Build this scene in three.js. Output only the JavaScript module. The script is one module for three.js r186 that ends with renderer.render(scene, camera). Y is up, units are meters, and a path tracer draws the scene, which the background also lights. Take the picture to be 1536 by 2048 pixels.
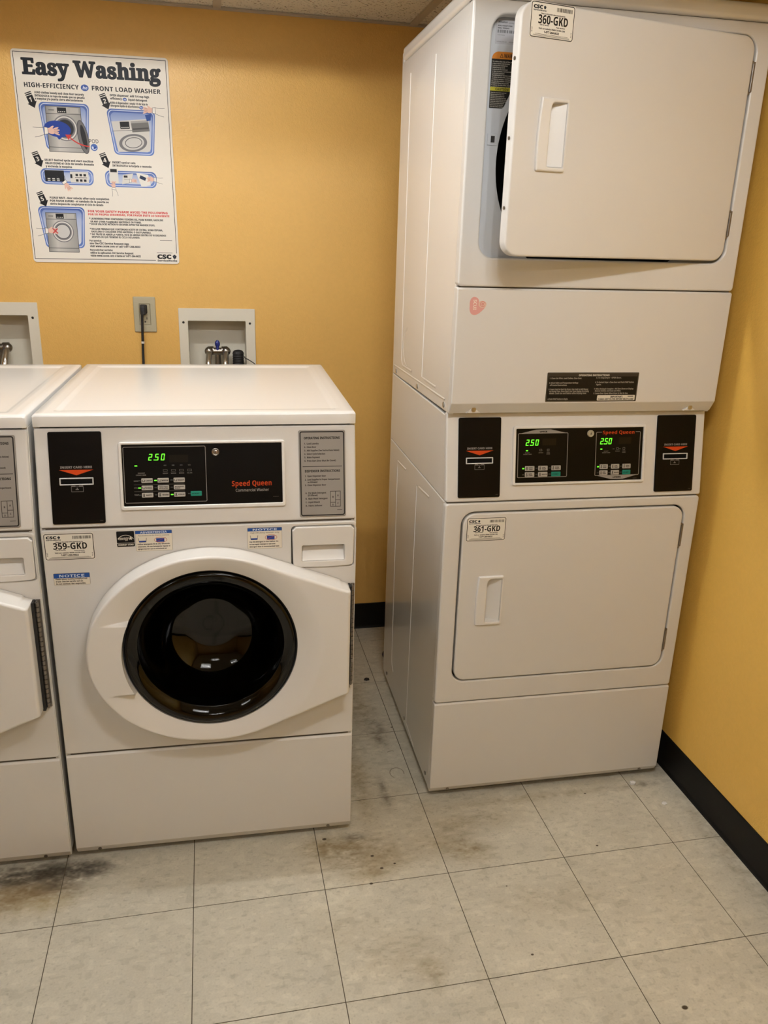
import * as THREE from 'three';
import { RoundedBoxGeometry } from 'three/addons/geometries/RoundedBoxGeometry.js';
import { mergeGeometries, mergeVertices, toCreasedNormals } from 'three/addons/utils/BufferGeometryUtils.js';

// ───────────────────────── camera, lights, exposure ─────────────────────────
const scene = new THREE.Scene();
scene.background = new THREE.Color(0x0a0806);
const camera = new THREE.PerspectiveCamera(2 * Math.atan(1024 / 1619.53) * 180 / Math.PI, 1536 / 2048, 0.05, 30);
camera.position.set(0.36723, 1.4713, 2.8581);
camera.rotation.order = 'YXZ';
camera.rotation.set(-0.326045, -0.217299, 0.0304145);
const EXPOSURE = 0.92;
const LAMP_COLOR = new THREE.Color().setRGB(1.0, 1.0, 0.985);
// recessed two-foot ceiling lights, the last two added as fill: centre x, z and candela; each holds one short tube along x
const TROFFERS = [
  { x: 0.737, z: 2.265, cd: 2.5 },
  { x: 0.127, z: 1.045, cd: 1.95 },
  { x: -1.092, z: 2.265, cd: 0.7 },  // added, unseen: lifts ambient light on the left and the dryer side
  { x: 0.127, z: 3.485, cd: 1.1 },  // added behind the camera to brighten the right wall and floor
];

// ───────────────────────── helpers ─────────────────────────
const R1 = (seed) => { let s = seed >>> 0; return () => { s = (s + 0x6D2B79F5) | 0; let t = Math.imul(s ^ (s >>> 15), 1 | s); t = (t + Math.imul(t ^ (t >>> 7), 61 | t)) ^ t; return ((t ^ (t >>> 14)) >>> 0) / 4294967296; }; };
const rnd = R1(77);
const clamp = (v, a = 0, b = 1) => Math.min(b, Math.max(a, v));
const sst = (a, b, v) => { const t = clamp((v - a) / (b - a)); return t * t * (3 - 2 * t); };
const used = {};
function numbered(n) { if (!(n in used)) { used[n] = 0; return n; } used[n] += 1; return n + '_' + String(used[n]).padStart(3, '0'); }
function shadows(o) { o.castShadow = true; o.receiveShadow = true; return o; }
function part(name, geo, mat, parent, label) { const m = shadows(new THREE.Mesh(geo, mat)); m.name = name; if (label) m.userData.label = label; parent.add(m); return m; }
function thing(name, label, category, pos = [0, 0, 0], turn = 0, group) {
  const o = new THREE.Group(); o.name = numbered(name); o.position.set(...pos); o.rotation.y = turn;
  o.userData = { label, category }; if (group) o.userData.group = group; scene.add(o); return o;
}
function struct(name, geo, mat) { const m = shadows(new THREE.Mesh(geo, mat)); m.name = name; m.userData.kind = 'structure'; scene.add(m); return m; }
function std(r, g, b, rough = 0.5, o = {}) { const m = new THREE.MeshStandardMaterial({ roughness: rough, ...o }); m.color.setRGB(r, g, b); return m; }
function phys(r, g, b, rough = 0.5, o = {}) { const m = new THREE.MeshPhysicalMaterial({ roughness: rough, ...o }); m.color.setRGB(r, g, b); return m; }
// rounded rectangle
function rrect(x0, y0, x1, y1, r, P = THREE.Shape) {
  const s = new P(); r = Math.min(r, (x1 - x0) / 2, (y1 - y0) / 2);
  s.moveTo(x0 + r, y0); s.lineTo(x1 - r, y0); s.absarc(x1 - r, y0 + r, r, -Math.PI / 2, 0, false);
  s.lineTo(x1, y1 - r); s.absarc(x1 - r, y1 - r, r, 0, Math.PI / 2, false);
  s.lineTo(x0 + r, y1); s.absarc(x0 + r, y1 - r, r, Math.PI / 2, Math.PI, false);
  s.lineTo(x0, y0 + r); s.absarc(x0 + r, y0 + r, r, Math.PI, Math.PI * 1.5, false);
  return s;
}
// slab of a shape: front face at z = front, the whole thickness behind it, front and back edges rounded by b
function slab(shape, thick, b = 0.001, front = 0, seg = 3, curve = 8) {
  const g = new THREE.ExtrudeGeometry(shape, { depth: Math.max(1e-5, thick - 2 * b), bevelEnabled: b > 0, bevelThickness: b, bevelSize: b, bevelOffset: -b, bevelSegments: seg, curveSegments: curve });
  g.translate(0, 0, front - thick + b); return g;
}
function smooth(g, a = 0.6) { g.deleteAttribute('uv'); const n = toCreasedNormals(mergeVertices(g, 1e-5), a); return n; }
function uvBox(g, x0, y0, x1, y1) { const p = g.attributes.position, u = g.attributes.uv; for (let i = 0; i < p.count; i++) u.setXY(i, (p.getX(i) - x0) / (x1 - x0), (p.getY(i) - y0) / (y1 - y0)); return g; }
function plate(x0, y0, x1, y1, front, thick, r = 0.002, b = 0.0003) { return uvBox(slab(rrect(x0, y0, x1, y1, r), thick, b, front, 2), x0, y0, x1, y1); }
function box(x0, y0, z0, x1, y1, z1, r = 0) {
  const w = x1 - x0, h = y1 - y0, d = z1 - z0;
  const g = r > 0 ? new RoundedBoxGeometry(w, h, d, 3, Math.min(r, w / 2.01, h / 2.01, d / 2.01)) : new THREE.BoxGeometry(w, h, d);
  g.translate((x0 + x1) / 2, (y0 + y1) / 2, (z0 + z1) / 2); return g;
}
function merge(list) { return mergeGeometries(list.map((g) => { const q = g.index ? g.toNonIndexed() : g; for (const k of Object.keys(q.attributes)) if (!['position', 'normal', 'uv'].includes(k)) q.deleteAttribute(k); if (!q.attributes.uv) q.setAttribute('uv', new THREE.BufferAttribute(new Float32Array(q.attributes.position.count * 2), 2)); return q; }), false); }
function cyl(r0, r1, len, seg, axis, x, y, z) { const g = new THREE.CylinderGeometry(r0, r1, len, seg); if (axis === 'z') g.rotateX(Math.PI / 2); if (axis === 'x') g.rotateZ(Math.PI / 2); g.translate(x, y, z); return g; }
function tube(pts, r, seg = 40, rs = 10, tension = 0.5) { return new THREE.TubeGeometry(new THREE.CatmullRomCurve3(pts.map((p) => new THREE.Vector3(...p)), false, 'catmullrom', tension), seg, r, rs, false); }
function polyTube(pts, r, rs = 6) { const c = new THREE.CurvePath(); for (let i = 0; i + 1 < pts.length; i++) c.add(new THREE.LineCurve3(new THREE.Vector3(...pts[i]), new THREE.Vector3(...pts[i + 1]))); return new THREE.TubeGeometry(c, (pts.length - 1) * 12, r, rs, false); }
function lathe(pts, seg = 96) { const g = new THREE.LatheGeometry(pts.map(([r, d]) => new THREE.Vector2(r, d)), seg); g.rotateX(Math.PI / 2); return g; }   // axis to z
// panel whose (depth, height) profile runs along x; ends rounded
function profileX(pts, x0, x1, b = 0.003) {
  const s = new THREE.Shape(); pts.forEach(([d, y], i) => (i ? s.lineTo(d, y) : s.moveTo(d, y))); s.closePath();
  const g = slab(s, x1 - x0, b, 0, 3); g.rotateY(-Math.PI / 2);   // shape x becomes depth, the extrusion runs along x
  g.computeBoundingBox(); g.translate(x0 - g.boundingBox.min.x, 0, 0); return g;
}
// canvas textures
function tex(w, h, draw, o = {}) {
  const c = document.createElement('canvas'); c.width = w; c.height = h; const g = c.getContext('2d'); draw(g, w, h);
  const t = new THREE.CanvasTexture(c); t.colorSpace = o.data ? THREE.NoColorSpace : THREE.SRGBColorSpace; t.anisotropy = 8; t.magFilter = THREE.LinearFilter;
  if (o.repeat) { t.wrapS = t.wrapT = THREE.RepeatWrapping; } return t;
}
function printMat(t, rough = 0.45, o = {}) { return new THREE.MeshPhysicalMaterial({ map: t, roughness: rough, specularIntensity: 0.5, ...o }); }
function fitText(g, s, x, y, w, size, font, color, align = 'left', maxStretch = 9) {
  g.font = font.replace('$', String(size)); g.fillStyle = color; g.textAlign = 'left'; g.textBaseline = 'alphabetic';
  const m = g.measureText(s).width || 1; const k = Math.min(maxStretch, w / m);
  g.save(); g.translate(align === 'center' ? x - m * k / 2 : x, y); g.scale(k, 1); g.fillText(s, 0, 0); if (font === SANS) { g.strokeStyle = color; g.lineWidth = size * (s === 'CSC' ? 0.09 : size < 40 ? 0.045 : 0.012); g.strokeText(s, 0, 0); } g.restore();
}
function line(g, s, x, y, size, font, color, align = 'left') { g.font = font.replace('$', String(size)); g.fillStyle = color; g.textAlign = align; g.textBaseline = 'alphabetic'; g.fillText(s, x, y); }
function cRR(g, x, y, w, h, r) { g.beginPath(); g.moveTo(x + r, y); g.arcTo(x + w, y, x + w, y + h, r); g.arcTo(x + w, y + h, x, y + h, r); g.arcTo(x, y + h, x, y, r); g.arcTo(x, y, x + w, y, r); g.closePath(); }
// tiling value noise
function noise2(seed, n) { const r = R1(seed), a = new Float32Array(n * n); for (let i = 0; i < a.length; i++) a[i] = r(); return (x, y) => { const xi = Math.floor(x), yi = Math.floor(y); let fx = x - xi, fy = y - yi; fx = fx * fx * (3 - 2 * fx); fy = fy * fy * (3 - 2 * fy); const i0 = ((xi % n) + n) % n, i1 = (i0 + 1) % n, j0 = ((yi % n) + n) % n * n, j1 = (((yi + 1) % n) + n) % n * n; return (a[j0 + i0] * (1 - fx) + a[j0 + i1] * fx) * (1 - fy) + (a[j1 + i0] * (1 - fx) + a[j1 + i1] * fx) * fy; }; }
function noiseTex(size, seed, oct, map, o) { const ns = oct.map(([n], i) => noise2(seed + i * 13, n)); return tex(size, size, (g) => { const im = g.createImageData(size, size); for (let y = 0; y < size; y++) for (let x = 0; x < size; x++) { let v = 0; for (let i = 0; i < oct.length; i++) v += oct[i][1] * (ns[i](x / size * oct[i][0], y / size * oct[i][0]) - 0.5); const c = map(v, x, y); const k = (y * size + x) * 4; im.data[k] = c[0]; im.data[k + 1] = c[1]; im.data[k + 2] = c[2]; im.data[k + 3] = 255; } g.putImageData(im, 0, 0); }, { repeat: true, ...o }); }

// ───────────────────────── materials ─────────────────────────
const peel = noiseTex(256, 5, [[90, 1], [40, 0.6]], (v) => { const c = clamp(0.5 + v * 0.6) * 255; return [c, c, c]; }, { data: true }); peel.repeat.set(6, 6);
const M = {
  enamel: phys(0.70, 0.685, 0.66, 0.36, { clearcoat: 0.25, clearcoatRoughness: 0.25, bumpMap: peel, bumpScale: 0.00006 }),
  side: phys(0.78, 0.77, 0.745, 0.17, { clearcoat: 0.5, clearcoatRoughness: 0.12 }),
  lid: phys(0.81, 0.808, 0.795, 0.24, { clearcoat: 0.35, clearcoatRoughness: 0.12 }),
  plastic: phys(0.76, 0.745, 0.72, 0.30, { clearcoat: 0.3, clearcoatRoughness: 0.2 }),
  inner: std(0.55, 0.57, 0.60, 0.4),
  black: phys(0.008, 0.007, 0.006, 0.28, { clearcoat: 0.4, clearcoatRoughness: 0.25 }),
  rubber: std(0.012, 0.012, 0.013, 0.6),
  dark: std(0.02, 0.018, 0.016, 0.7),
  void: phys(0.003, 0.003, 0.003, 0.7, { specularIntensity: 0.2 }),
  seam: std(0.10, 0.085, 0.07, 0.8),
  steel: std(0.55, 0.53, 0.50, 0.3, { metalness: 1 }),
  hinge: std(0.24, 0.22, 0.20, 0.42, { metalness: 0.85 }),
  chrome: std(0.72, 0.70, 0.66, 0.16, { metalness: 1 }),
  nickel: std(0.30, 0.275, 0.245, 0.3, { metalness: 1 }),
  drum: std(0.07, 0.068, 0.065, 0.35, { metalness: 0.9 }),
  glass: phys(0.20, 0.19, 0.175, 0.03, { specularIntensity: 0.75, transmission: 1, thickness: 0, ior: 1.52, side: THREE.DoubleSide }),
  slot: std(0.60, 0.60, 0.60, 0.4),
  grey: std(0.33, 0.315, 0.30, 0.5),
  ivory: std(0.43, 0.385, 0.265, 0.45),
  boxWhite: std(0.70, 0.66, 0.56, 0.5),
  blue: phys(0.012, 0.025, 0.20, 0.35, { clearcoat: 0.4 }),
  led: new THREE.MeshStandardMaterial({ color: 0x061004, emissive: new THREE.Color().setRGB(0.16, 1.0, 0.03), emissiveIntensity: 1.5, roughness: 0.5 }),
  ledOff: std(0.03, 0.03, 0.028, 0.4),
  greenButton: std(0.015, 0.26, 0.19, 0.45),
};

// ───────────────────────── room ─────────────────────────
const RX = 1.6492, LX = -2.45, FZ = 5.0, CH = 2.114, T = 0.3048, TX = 0.2833, TZ = 1.3344, BBH = 0.105;
// paint
const paintMap = noiseTex(512, 21, [[3, 0.4], [9, 0.2], [40, 0.1], [128, 0.3]], (v) => { const k = 1 + v * 0.05; return [clamp(223 * k, 0, 255), clamp(178 * k, 0, 255), clamp(98 * k, 0, 255)]; });
const paintBump = noiseTex(512, 31, [[128, 1], [60, 0.6]], (v) => { const c = clamp(0.5 + v * 0.7) * 255; return [c, c, c]; }, { data: true });
paintMap.repeat.set(1, 1); paintBump.repeat.set(3, 3);
const paint = new THREE.MeshStandardMaterial({ map: paintMap, roughness: 0.42, bumpMap: paintBump, bumpScale: 0.0004 });
const paintRLit = paint.clone(); paintRLit.color.setRGB(1.10, 1.12, 0.86);  // right wall tint: yellower paint, also lightened to stand in for missing lamp light
const vinyl = phys(0.005, 0.0045, 0.004, 0.5, { specularIntensity: 0.4 });

const BOXES = [{ x0: 0.2735, x1: 0.5268, y1: 1.2305 }, { x0: -0.4215, x1: -0.1668, y1: 1.243 }];   // the two washer supply boxes in the back wall
{
  const s = new THREE.Shape(); s.moveTo(LX, 0); s.lineTo(RX, 0); s.lineTo(RX, CH + 0.17); s.lineTo(LX, CH + 0.17); s.closePath();
  for (const b of BOXES) s.holes.push(rrect(b.x0 + 0.026, b.y1 - 0.262, b.x1 - 0.028, b.y1 - 0.036, 0.002, THREE.Path));
  struct('wall_back', slab(s, 0.14, 0, 0), paint);
  const metric = (g) => { const u = g.attributes.uv; for (let i = 0; i < u.count; i++) u.setXY(i, u.getX(i) * FZ, u.getY(i) * 2.2); return g; };
  const wr = metric(box(0, 0, 0, FZ, CH + 0.17, 0.14)); wr.rotateY(-Math.PI / 2); wr.translate(RX + 0.14, 0, 0); struct('wall_right', wr, paintRLit);
  const wl = metric(box(0, 0, 0, FZ, CH + 0.17, 0.14)); wl.rotateY(-Math.PI / 2); wl.translate(LX, 0, 0); struct('wall_left', wl, paint);
  struct('wall_front', metric(box(LX, 0, FZ, RX, CH + 0.17, FZ + 0.14)), paint);
}
// black vinyl cove base: rounded top lip and a small toe
function cove(len) { const s = new THREE.Shape(); s.moveTo(0, 0); s.lineTo(0.010, 0); s.quadraticCurveTo(0.0045, 0.003, 0.004, 0.012); s.lineTo(0.0035, BBH - 0.003); s.quadraticCurveTo(0.003, BBH, 0.0005, BBH); s.lineTo(0, BBH); s.closePath(); const g = new THREE.ExtrudeGeometry(s, { depth: len, bevelEnabled: false }); return g; }
{ let g = cove(FZ); g.rotateY(Math.PI); g.translate(RX, 0, FZ); struct('baseboard_right', g, vinyl);
  g = cove(RX - LX); g.rotateY(-Math.PI / 2); g.translate(RX, 0, 0); struct('baseboard_back', g, vinyl);
  g = cove(FZ); g.translate(LX, 0, 0); struct('baseboard_left', g, vinyl); }

// floor: every vinyl tile its own piece on a slab
const FX0 = -0.80, FX1 = 1.65, FZ0 = 0, FZ1 = 2.45;
const floorTex = (() => {
  const S = 2048, n1 = noise2(101, 64), n2 = noise2(102, 128), n3 = noise2(103, 256), n4 = noise2(104, 32), n5 = noise2(105, 256);
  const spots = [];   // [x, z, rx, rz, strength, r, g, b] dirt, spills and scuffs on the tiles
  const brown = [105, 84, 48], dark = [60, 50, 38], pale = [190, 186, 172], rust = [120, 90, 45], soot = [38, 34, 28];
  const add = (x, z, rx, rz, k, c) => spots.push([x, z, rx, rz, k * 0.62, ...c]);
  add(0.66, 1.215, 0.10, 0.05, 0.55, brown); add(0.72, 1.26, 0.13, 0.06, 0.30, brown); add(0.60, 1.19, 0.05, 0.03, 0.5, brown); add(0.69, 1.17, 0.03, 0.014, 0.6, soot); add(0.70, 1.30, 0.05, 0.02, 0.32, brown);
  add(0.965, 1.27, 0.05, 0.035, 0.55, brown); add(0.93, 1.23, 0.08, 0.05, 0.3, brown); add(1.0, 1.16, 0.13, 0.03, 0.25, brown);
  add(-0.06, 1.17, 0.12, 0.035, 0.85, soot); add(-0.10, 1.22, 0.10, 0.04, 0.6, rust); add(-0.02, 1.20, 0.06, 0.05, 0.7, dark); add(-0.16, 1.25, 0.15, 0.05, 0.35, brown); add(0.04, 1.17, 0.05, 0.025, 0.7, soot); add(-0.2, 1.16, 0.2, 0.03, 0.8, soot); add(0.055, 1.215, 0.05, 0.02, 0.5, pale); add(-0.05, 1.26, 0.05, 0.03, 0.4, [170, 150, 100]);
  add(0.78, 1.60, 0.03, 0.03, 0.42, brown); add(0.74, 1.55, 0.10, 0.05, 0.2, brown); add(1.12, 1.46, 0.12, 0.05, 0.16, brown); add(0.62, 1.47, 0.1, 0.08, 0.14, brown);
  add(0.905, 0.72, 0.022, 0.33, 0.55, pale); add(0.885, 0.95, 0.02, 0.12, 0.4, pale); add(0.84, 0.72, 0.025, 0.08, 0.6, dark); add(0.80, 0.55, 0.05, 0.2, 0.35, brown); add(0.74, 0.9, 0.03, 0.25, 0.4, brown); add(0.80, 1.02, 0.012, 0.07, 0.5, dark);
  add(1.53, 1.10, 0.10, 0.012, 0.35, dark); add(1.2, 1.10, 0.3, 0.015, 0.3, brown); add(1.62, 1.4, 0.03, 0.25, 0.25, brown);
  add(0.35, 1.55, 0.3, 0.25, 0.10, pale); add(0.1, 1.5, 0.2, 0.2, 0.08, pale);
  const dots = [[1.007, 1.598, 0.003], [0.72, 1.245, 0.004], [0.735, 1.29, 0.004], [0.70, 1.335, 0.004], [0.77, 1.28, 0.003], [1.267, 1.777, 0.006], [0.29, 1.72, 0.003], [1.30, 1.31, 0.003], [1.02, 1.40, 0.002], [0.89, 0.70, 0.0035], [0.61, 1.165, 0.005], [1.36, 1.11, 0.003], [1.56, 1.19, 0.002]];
  return tex(S, S, (g) => {
    const im = g.createImageData(S, S), d = im.data;
    const rows = spots.map((s) => [Math.floor((s[1] - 2.2 * s[3] - FZ0) / (FZ1 - FZ0) * S), Math.ceil((s[1] + 2.2 * s[3] - FZ0) / (FZ1 - FZ0) * S)]);
    for (let j = 0; j < S; j++) {
      const z = FZ0 + (j + 0.5) / S * (FZ1 - FZ0); const live = spots.filter((s, i) => j >= rows[i][0] && j <= rows[i][1]);
      for (let i = 0; i < S; i++) {
        const x = FX0 + (i + 0.5) / S * (FX1 - FX0);
        const a = n1(x * 18, z * 26), b = n2(x * 55, z * 95), c = n3(x * 160, z * 260), e = n4(x * 5, z * 5), f = n5(x * 420, z * 420);
        let k = 1 + (a - 0.5) * 0.05 + (e - 0.5) * 0.07 + (f - 0.5) * 0.05;
        let r = 199 * k, gg = 194 * k, bb = 179 * k;
        const chip = sst(0.74, 0.86, b) * 0.055 + sst(0.78, 0.88, c) * 0.06; const lite = sst(0.30, 0.18, b) * 0.035;
        r *= 1 - chip + lite; gg *= 1 - chip + lite; bb *= 1 - chip * 1.1 + lite;
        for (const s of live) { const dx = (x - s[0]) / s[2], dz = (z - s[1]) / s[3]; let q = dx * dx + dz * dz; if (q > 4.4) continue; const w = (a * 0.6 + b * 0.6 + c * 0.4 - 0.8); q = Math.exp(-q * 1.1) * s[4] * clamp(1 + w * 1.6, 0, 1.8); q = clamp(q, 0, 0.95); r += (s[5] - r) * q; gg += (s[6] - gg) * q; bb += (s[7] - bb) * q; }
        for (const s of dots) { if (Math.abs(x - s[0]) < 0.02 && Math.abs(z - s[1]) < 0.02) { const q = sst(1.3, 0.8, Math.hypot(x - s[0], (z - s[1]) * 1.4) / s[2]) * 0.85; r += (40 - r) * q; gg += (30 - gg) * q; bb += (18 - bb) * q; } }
        const o = (j * S + i) * 4; d[o] = r; d[o + 1] = gg; d[o + 2] = bb; d[o + 3] = 255;
      }
    }
    g.putImageData(im, 0, 0);
    // scratches and the round scuff by the dryer
    const px = (x) => (x - FX0) / (FX1 - FX0) * S, pz = (z) => (z - FZ0) / (FZ1 - FZ0) * S;
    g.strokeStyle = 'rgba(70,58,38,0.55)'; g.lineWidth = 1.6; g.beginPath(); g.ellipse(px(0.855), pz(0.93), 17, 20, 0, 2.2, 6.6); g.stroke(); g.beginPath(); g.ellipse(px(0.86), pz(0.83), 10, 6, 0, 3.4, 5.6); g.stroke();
  });
})();
floorTex.wrapS = floorTex.wrapT = THREE.MirroredRepeatWrapping;
{
  const floor = struct('floor', box(LX - 0.14, -0.15, -0.14, RX + 0.14, -0.0008, FZ + 0.14), std(0.085, 0.07, 0.045, 0.9));
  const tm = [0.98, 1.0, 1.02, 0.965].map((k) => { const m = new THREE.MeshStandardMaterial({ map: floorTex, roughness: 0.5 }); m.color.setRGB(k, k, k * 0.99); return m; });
  const gap = 0.0010;
  for (let j = -5; j < 13; j++) for (let i = -9; i < 6; i++) {
    let x0 = TX + i * T, x1 = x0 + T, z0 = TZ + j * T, z1 = z0 + T; if (x0 > RX - 0.01 || z0 > FZ - 0.05 || x1 < LX + 0.02 || z1 < 0.02) continue;
    x0 = Math.max(x0, LX); z0 = Math.max(z0, 0); x1 = Math.min(x1, RX); z1 = Math.min(z1, FZ);
    const g = new THREE.BoxGeometry(x1 - x0 - 2 * gap, 0.003, z1 - z0 - 2 * gap); g.translate((x0 + x1) / 2, -0.0015, (z0 + z1) / 2);
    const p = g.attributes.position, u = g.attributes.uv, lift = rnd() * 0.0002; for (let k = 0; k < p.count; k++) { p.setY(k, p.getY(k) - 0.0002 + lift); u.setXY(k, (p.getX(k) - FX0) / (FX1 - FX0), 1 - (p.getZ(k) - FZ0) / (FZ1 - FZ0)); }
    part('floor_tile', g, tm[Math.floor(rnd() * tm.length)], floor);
  }
}
// dropped ceiling: panels lying in a grid of tee bars
const ceilTex = tex(512, 512, (g) => { g.fillStyle = '#d9d2c2'; g.fillRect(0, 0, 512, 512); const r = R1(9); for (let i = 0; i < 5200; i++) { const x = r() * 512, y = r() * 512, s = 0.5 + r() * r() * 2.6; g.fillStyle = `rgba(${70 + r() * 50},${62 + r() * 40},${45 + r() * 30},${0.25 + r() * 0.5})`; g.beginPath(); g.ellipse(x, y, s * 1.5, s * 0.7, r() * 3, 0, 7); g.fill(); } }, { repeat: true });
{
  const ceil = struct('ceiling', box(LX - 0.14, CH + 0.16, -0.14, RX + 0.14, CH + 0.26, FZ + 0.14), std(0.4, 0.38, 0.34, 0.9));
  const tileM = new THREE.MeshStandardMaterial({ map: ceilTex, roughness: 0.95 }); const barM = std(0.46, 0.40, 0.31, 0.6);
  const G = 0.6096, X0 = 0.432, ZR = [0, 0.740, 1.350, 1.960, 2.570, 3.180, 3.790, 4.400, FZ];
  for (let i = -5; i < 3; i++) for (let j = 0; j < 8; j++) {
    const x0 = Math.max(LX, X0 + i * G), x1 = Math.min(RX, X0 + (i + 1) * G), z0 = ZR[j], z1 = ZR[j + 1]; if (x1 - x0 < 0.03 || z1 - z0 < 0.03) continue;
    if (TROFFERS.some((L) => L.x > x0 && L.x < x1 && L.z > z0 && L.z < z1)) continue;
    const g = box(x0 + 0.004, CH + 0.002, z0 + 0.004, x1 - 0.004, CH + 0.02, z1 - 0.004); const p = g.attributes.position, u = g.attributes.uv; for (let k = 0; k < p.count; k++) u.setXY(k, p.getX(k) / 0.6 + i * 0.37, p.getZ(k) / 0.6 + j * 0.21);
    part('ceiling_panel', g, tileM, ceil);
  }
  for (let i = -4; i < 3; i++) { const x = X0 + i * G; if (x > LX && x < RX) part('ceiling_grid_bar', merge([box(x - 0.012, CH - 0.0035, 0.0, x + 0.012, CH + 0.0015, FZ), box(x - 0.003, CH, 0, x + 0.003, CH + 0.06, FZ)]), barM, ceil); }
  for (let j = 1; j < 8; j++) { const z = ZR[j]; part('ceiling_grid_bar', merge([box(LX, CH - 0.0034, z - 0.012, RX, CH + 0.0015, z + 0.012), box(LX, CH, z - 0.003, RX, CH + 0.06, z + 0.003)]), barM, ceil); }
  for (const g of [box(LX, CH - 0.0036, 0, RX, CH + 0.001, 0.022), box(RX - 0.022, CH - 0.0037, 0, RX, CH + 0.001, FZ), box(LX, CH - 0.0037, 0, LX + 0.022, CH + 0.001, FZ)]) part('ceiling_edge_angle', g, barM, ceil);
}

// ───────────────────────── prints shared by the machines ─────────────────────────
const SANS = 'bold $px sans-serif', REG = '$px sans-serif', SERIF = 'bold $px serif';
const INK = '#191512';
function barcode(g, x, y, w, h, seed, color = INK) { const r = R1(seed); g.fillStyle = color; let p = x; while (p < x + w) { const b = 1 + Math.floor(r() * 3) * w / 130; g.fillRect(p, y, Math.min(b, x + w - p), h); p += b + (1 + Math.floor(r() * 3)) * w / 150; } }
function cscLogo(g, x, y, w) {   // lettering, the small flower and the second word
  fitText(g, 'CSC', x, y, w * 0.70, w * 0.27, SANS, '#15171c'); fitText(g, 'ServiceWorks', x, y + w * 0.14, w * 0.98, w * 0.13, SANS, '#3a3a3c');
  g.fillStyle = '#1d2530'; const cx = x + w * 0.86, cy = y - w * 0.10, r = w * 0.055; for (let i = 0; i < 5; i++) { const a = -Math.PI / 2 + i * Math.PI * 0.4; g.beginPath(); g.arc(cx + Math.cos(a) * r, cy + Math.sin(a) * r, r * 0.8, 0, 7); g.fill(); } g.beginPath(); g.moveTo(cx - r, cy); g.lineTo(cx + r, cy); g.lineTo(cx, cy + r * 2.6); g.fill();
}
function assetTex(id, seed) {
  return tex(640, 400, (g, w, h) => {
    g.fillStyle = '#e6e2d8'; g.fillRect(0, 0, w, h); g.strokeStyle = '#161210'; g.lineWidth = 9; cRR(g, 10, 10, w - 20, h - 20, 26); g.stroke();
    cscLogo(g, 34, 78, 190); barcode(g, 370, 42, 235, 44, seed);
    fitText(g, 'Please use this number when requesting service', 150, 135, 350, 20, SANS, INK);
    fitText(g, id, 112, 238, 440, 132, SANS, '#14110f');
    fitText(g, 'Call for service', 140, 258, 130, 19, SANS, INK); fitText(g, 'Para servicio', 380, 268, 130, 19, SANS, INK);
    fitText(g, 'Visit our website WWW.CSCSW.COM', 128, 300, 385, 24, SANS, INK); fitText(g, '1-877-264-6622', 205, 338, 225, 34, SANS, INK);
    g.fillStyle = '#3b3530'; g.fillRect(80, 352, 480, 4); g.fillRect(56, 364, 528, 4); g.fillRect(48, 374, 540, 3);
    g.save(); g.translate(38, 340); g.rotate(-Math.PI / 2); line(g, 'ID A27', 0, 0, 18, SANS, INK); g.restore(); g.save(); g.translate(612, 350); g.rotate(-Math.PI / 2); line(g, 'Rev. 06', 0, 0, 16, SANS, INK); g.restore();
  });
}
const cardTex = tex(360, 640, (g, w, h) => {   // black card reader face: words and the orange arrow
  g.fillStyle = '#060505'; g.fillRect(0, 0, w, h); fitText(g, 'INSERT CARD HERE', 72, 252, 216, 22, SANS, '#8d8986');
  g.fillStyle = '#c8481d'; g.beginPath(); g.moveTo(62, 262); g.lineTo(298, 262); g.lineTo(180, 300); g.fill();
  g.strokeStyle = '#8d8986'; g.lineWidth = 3; g.strokeRect(140, 378, 80, 36); g.fillStyle = '#8d8986'; g.fillRect(140, 372, 28, 5); g.fillRect(192, 372, 28, 5); g.fillRect(176, 386, 6, 14); g.fillRect(168, 396, 22, 5); g.fillStyle = '#57524e'; g.fillRect(322, 618, 22, 4);
});
const cardMat = new THREE.MeshPhysicalMaterial({ map: cardTex, roughness: 0.35, specularIntensity: 0.35 });
const panelMat = (t) => new THREE.MeshPhysicalMaterial({ map: t, roughness: 0.35, specularIntensity: 0.35 });
// small grey push-button faces, two words at most
function buttonTex(words, icon, base = '#a8a39b', ink = '#1d1a17') {
  return tex(128, 64, (g, w, h) => { g.fillStyle = base; g.fillRect(0, 0, w, h); g.strokeStyle = ink; g.lineWidth = 5;
    if (icon === 'tub') { g.beginPath(); g.moveTo(12, 20); g.lineTo(16, 44); g.lineTo(36, 44); g.lineTo(40, 20); g.stroke(); } else if (icon === 'thermo') { g.beginPath(); g.arc(24, 44, 8, 0, 7); g.stroke(); g.strokeRect(20, 12, 8, 26); }
    const x = icon ? 48 : 12, ww = icon ? 72 : 104; if (words.length === 1) fitText(g, words[0], x, 40, ww, 22, SANS, ink, 'left', 1.4); else { fitText(g, words[0], x, 29, ww, 18, SANS, ink, 'left', 1.2); fitText(g, words[1], x, 50, ww, 18, SANS, ink, 'left', 1.2); } });
}
const BT = {}; function buttonMat(words, icon) { const k = words.join(); return (BT[k] ||= printMat(buttonTex(words, icon), 0.5)); }

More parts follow.
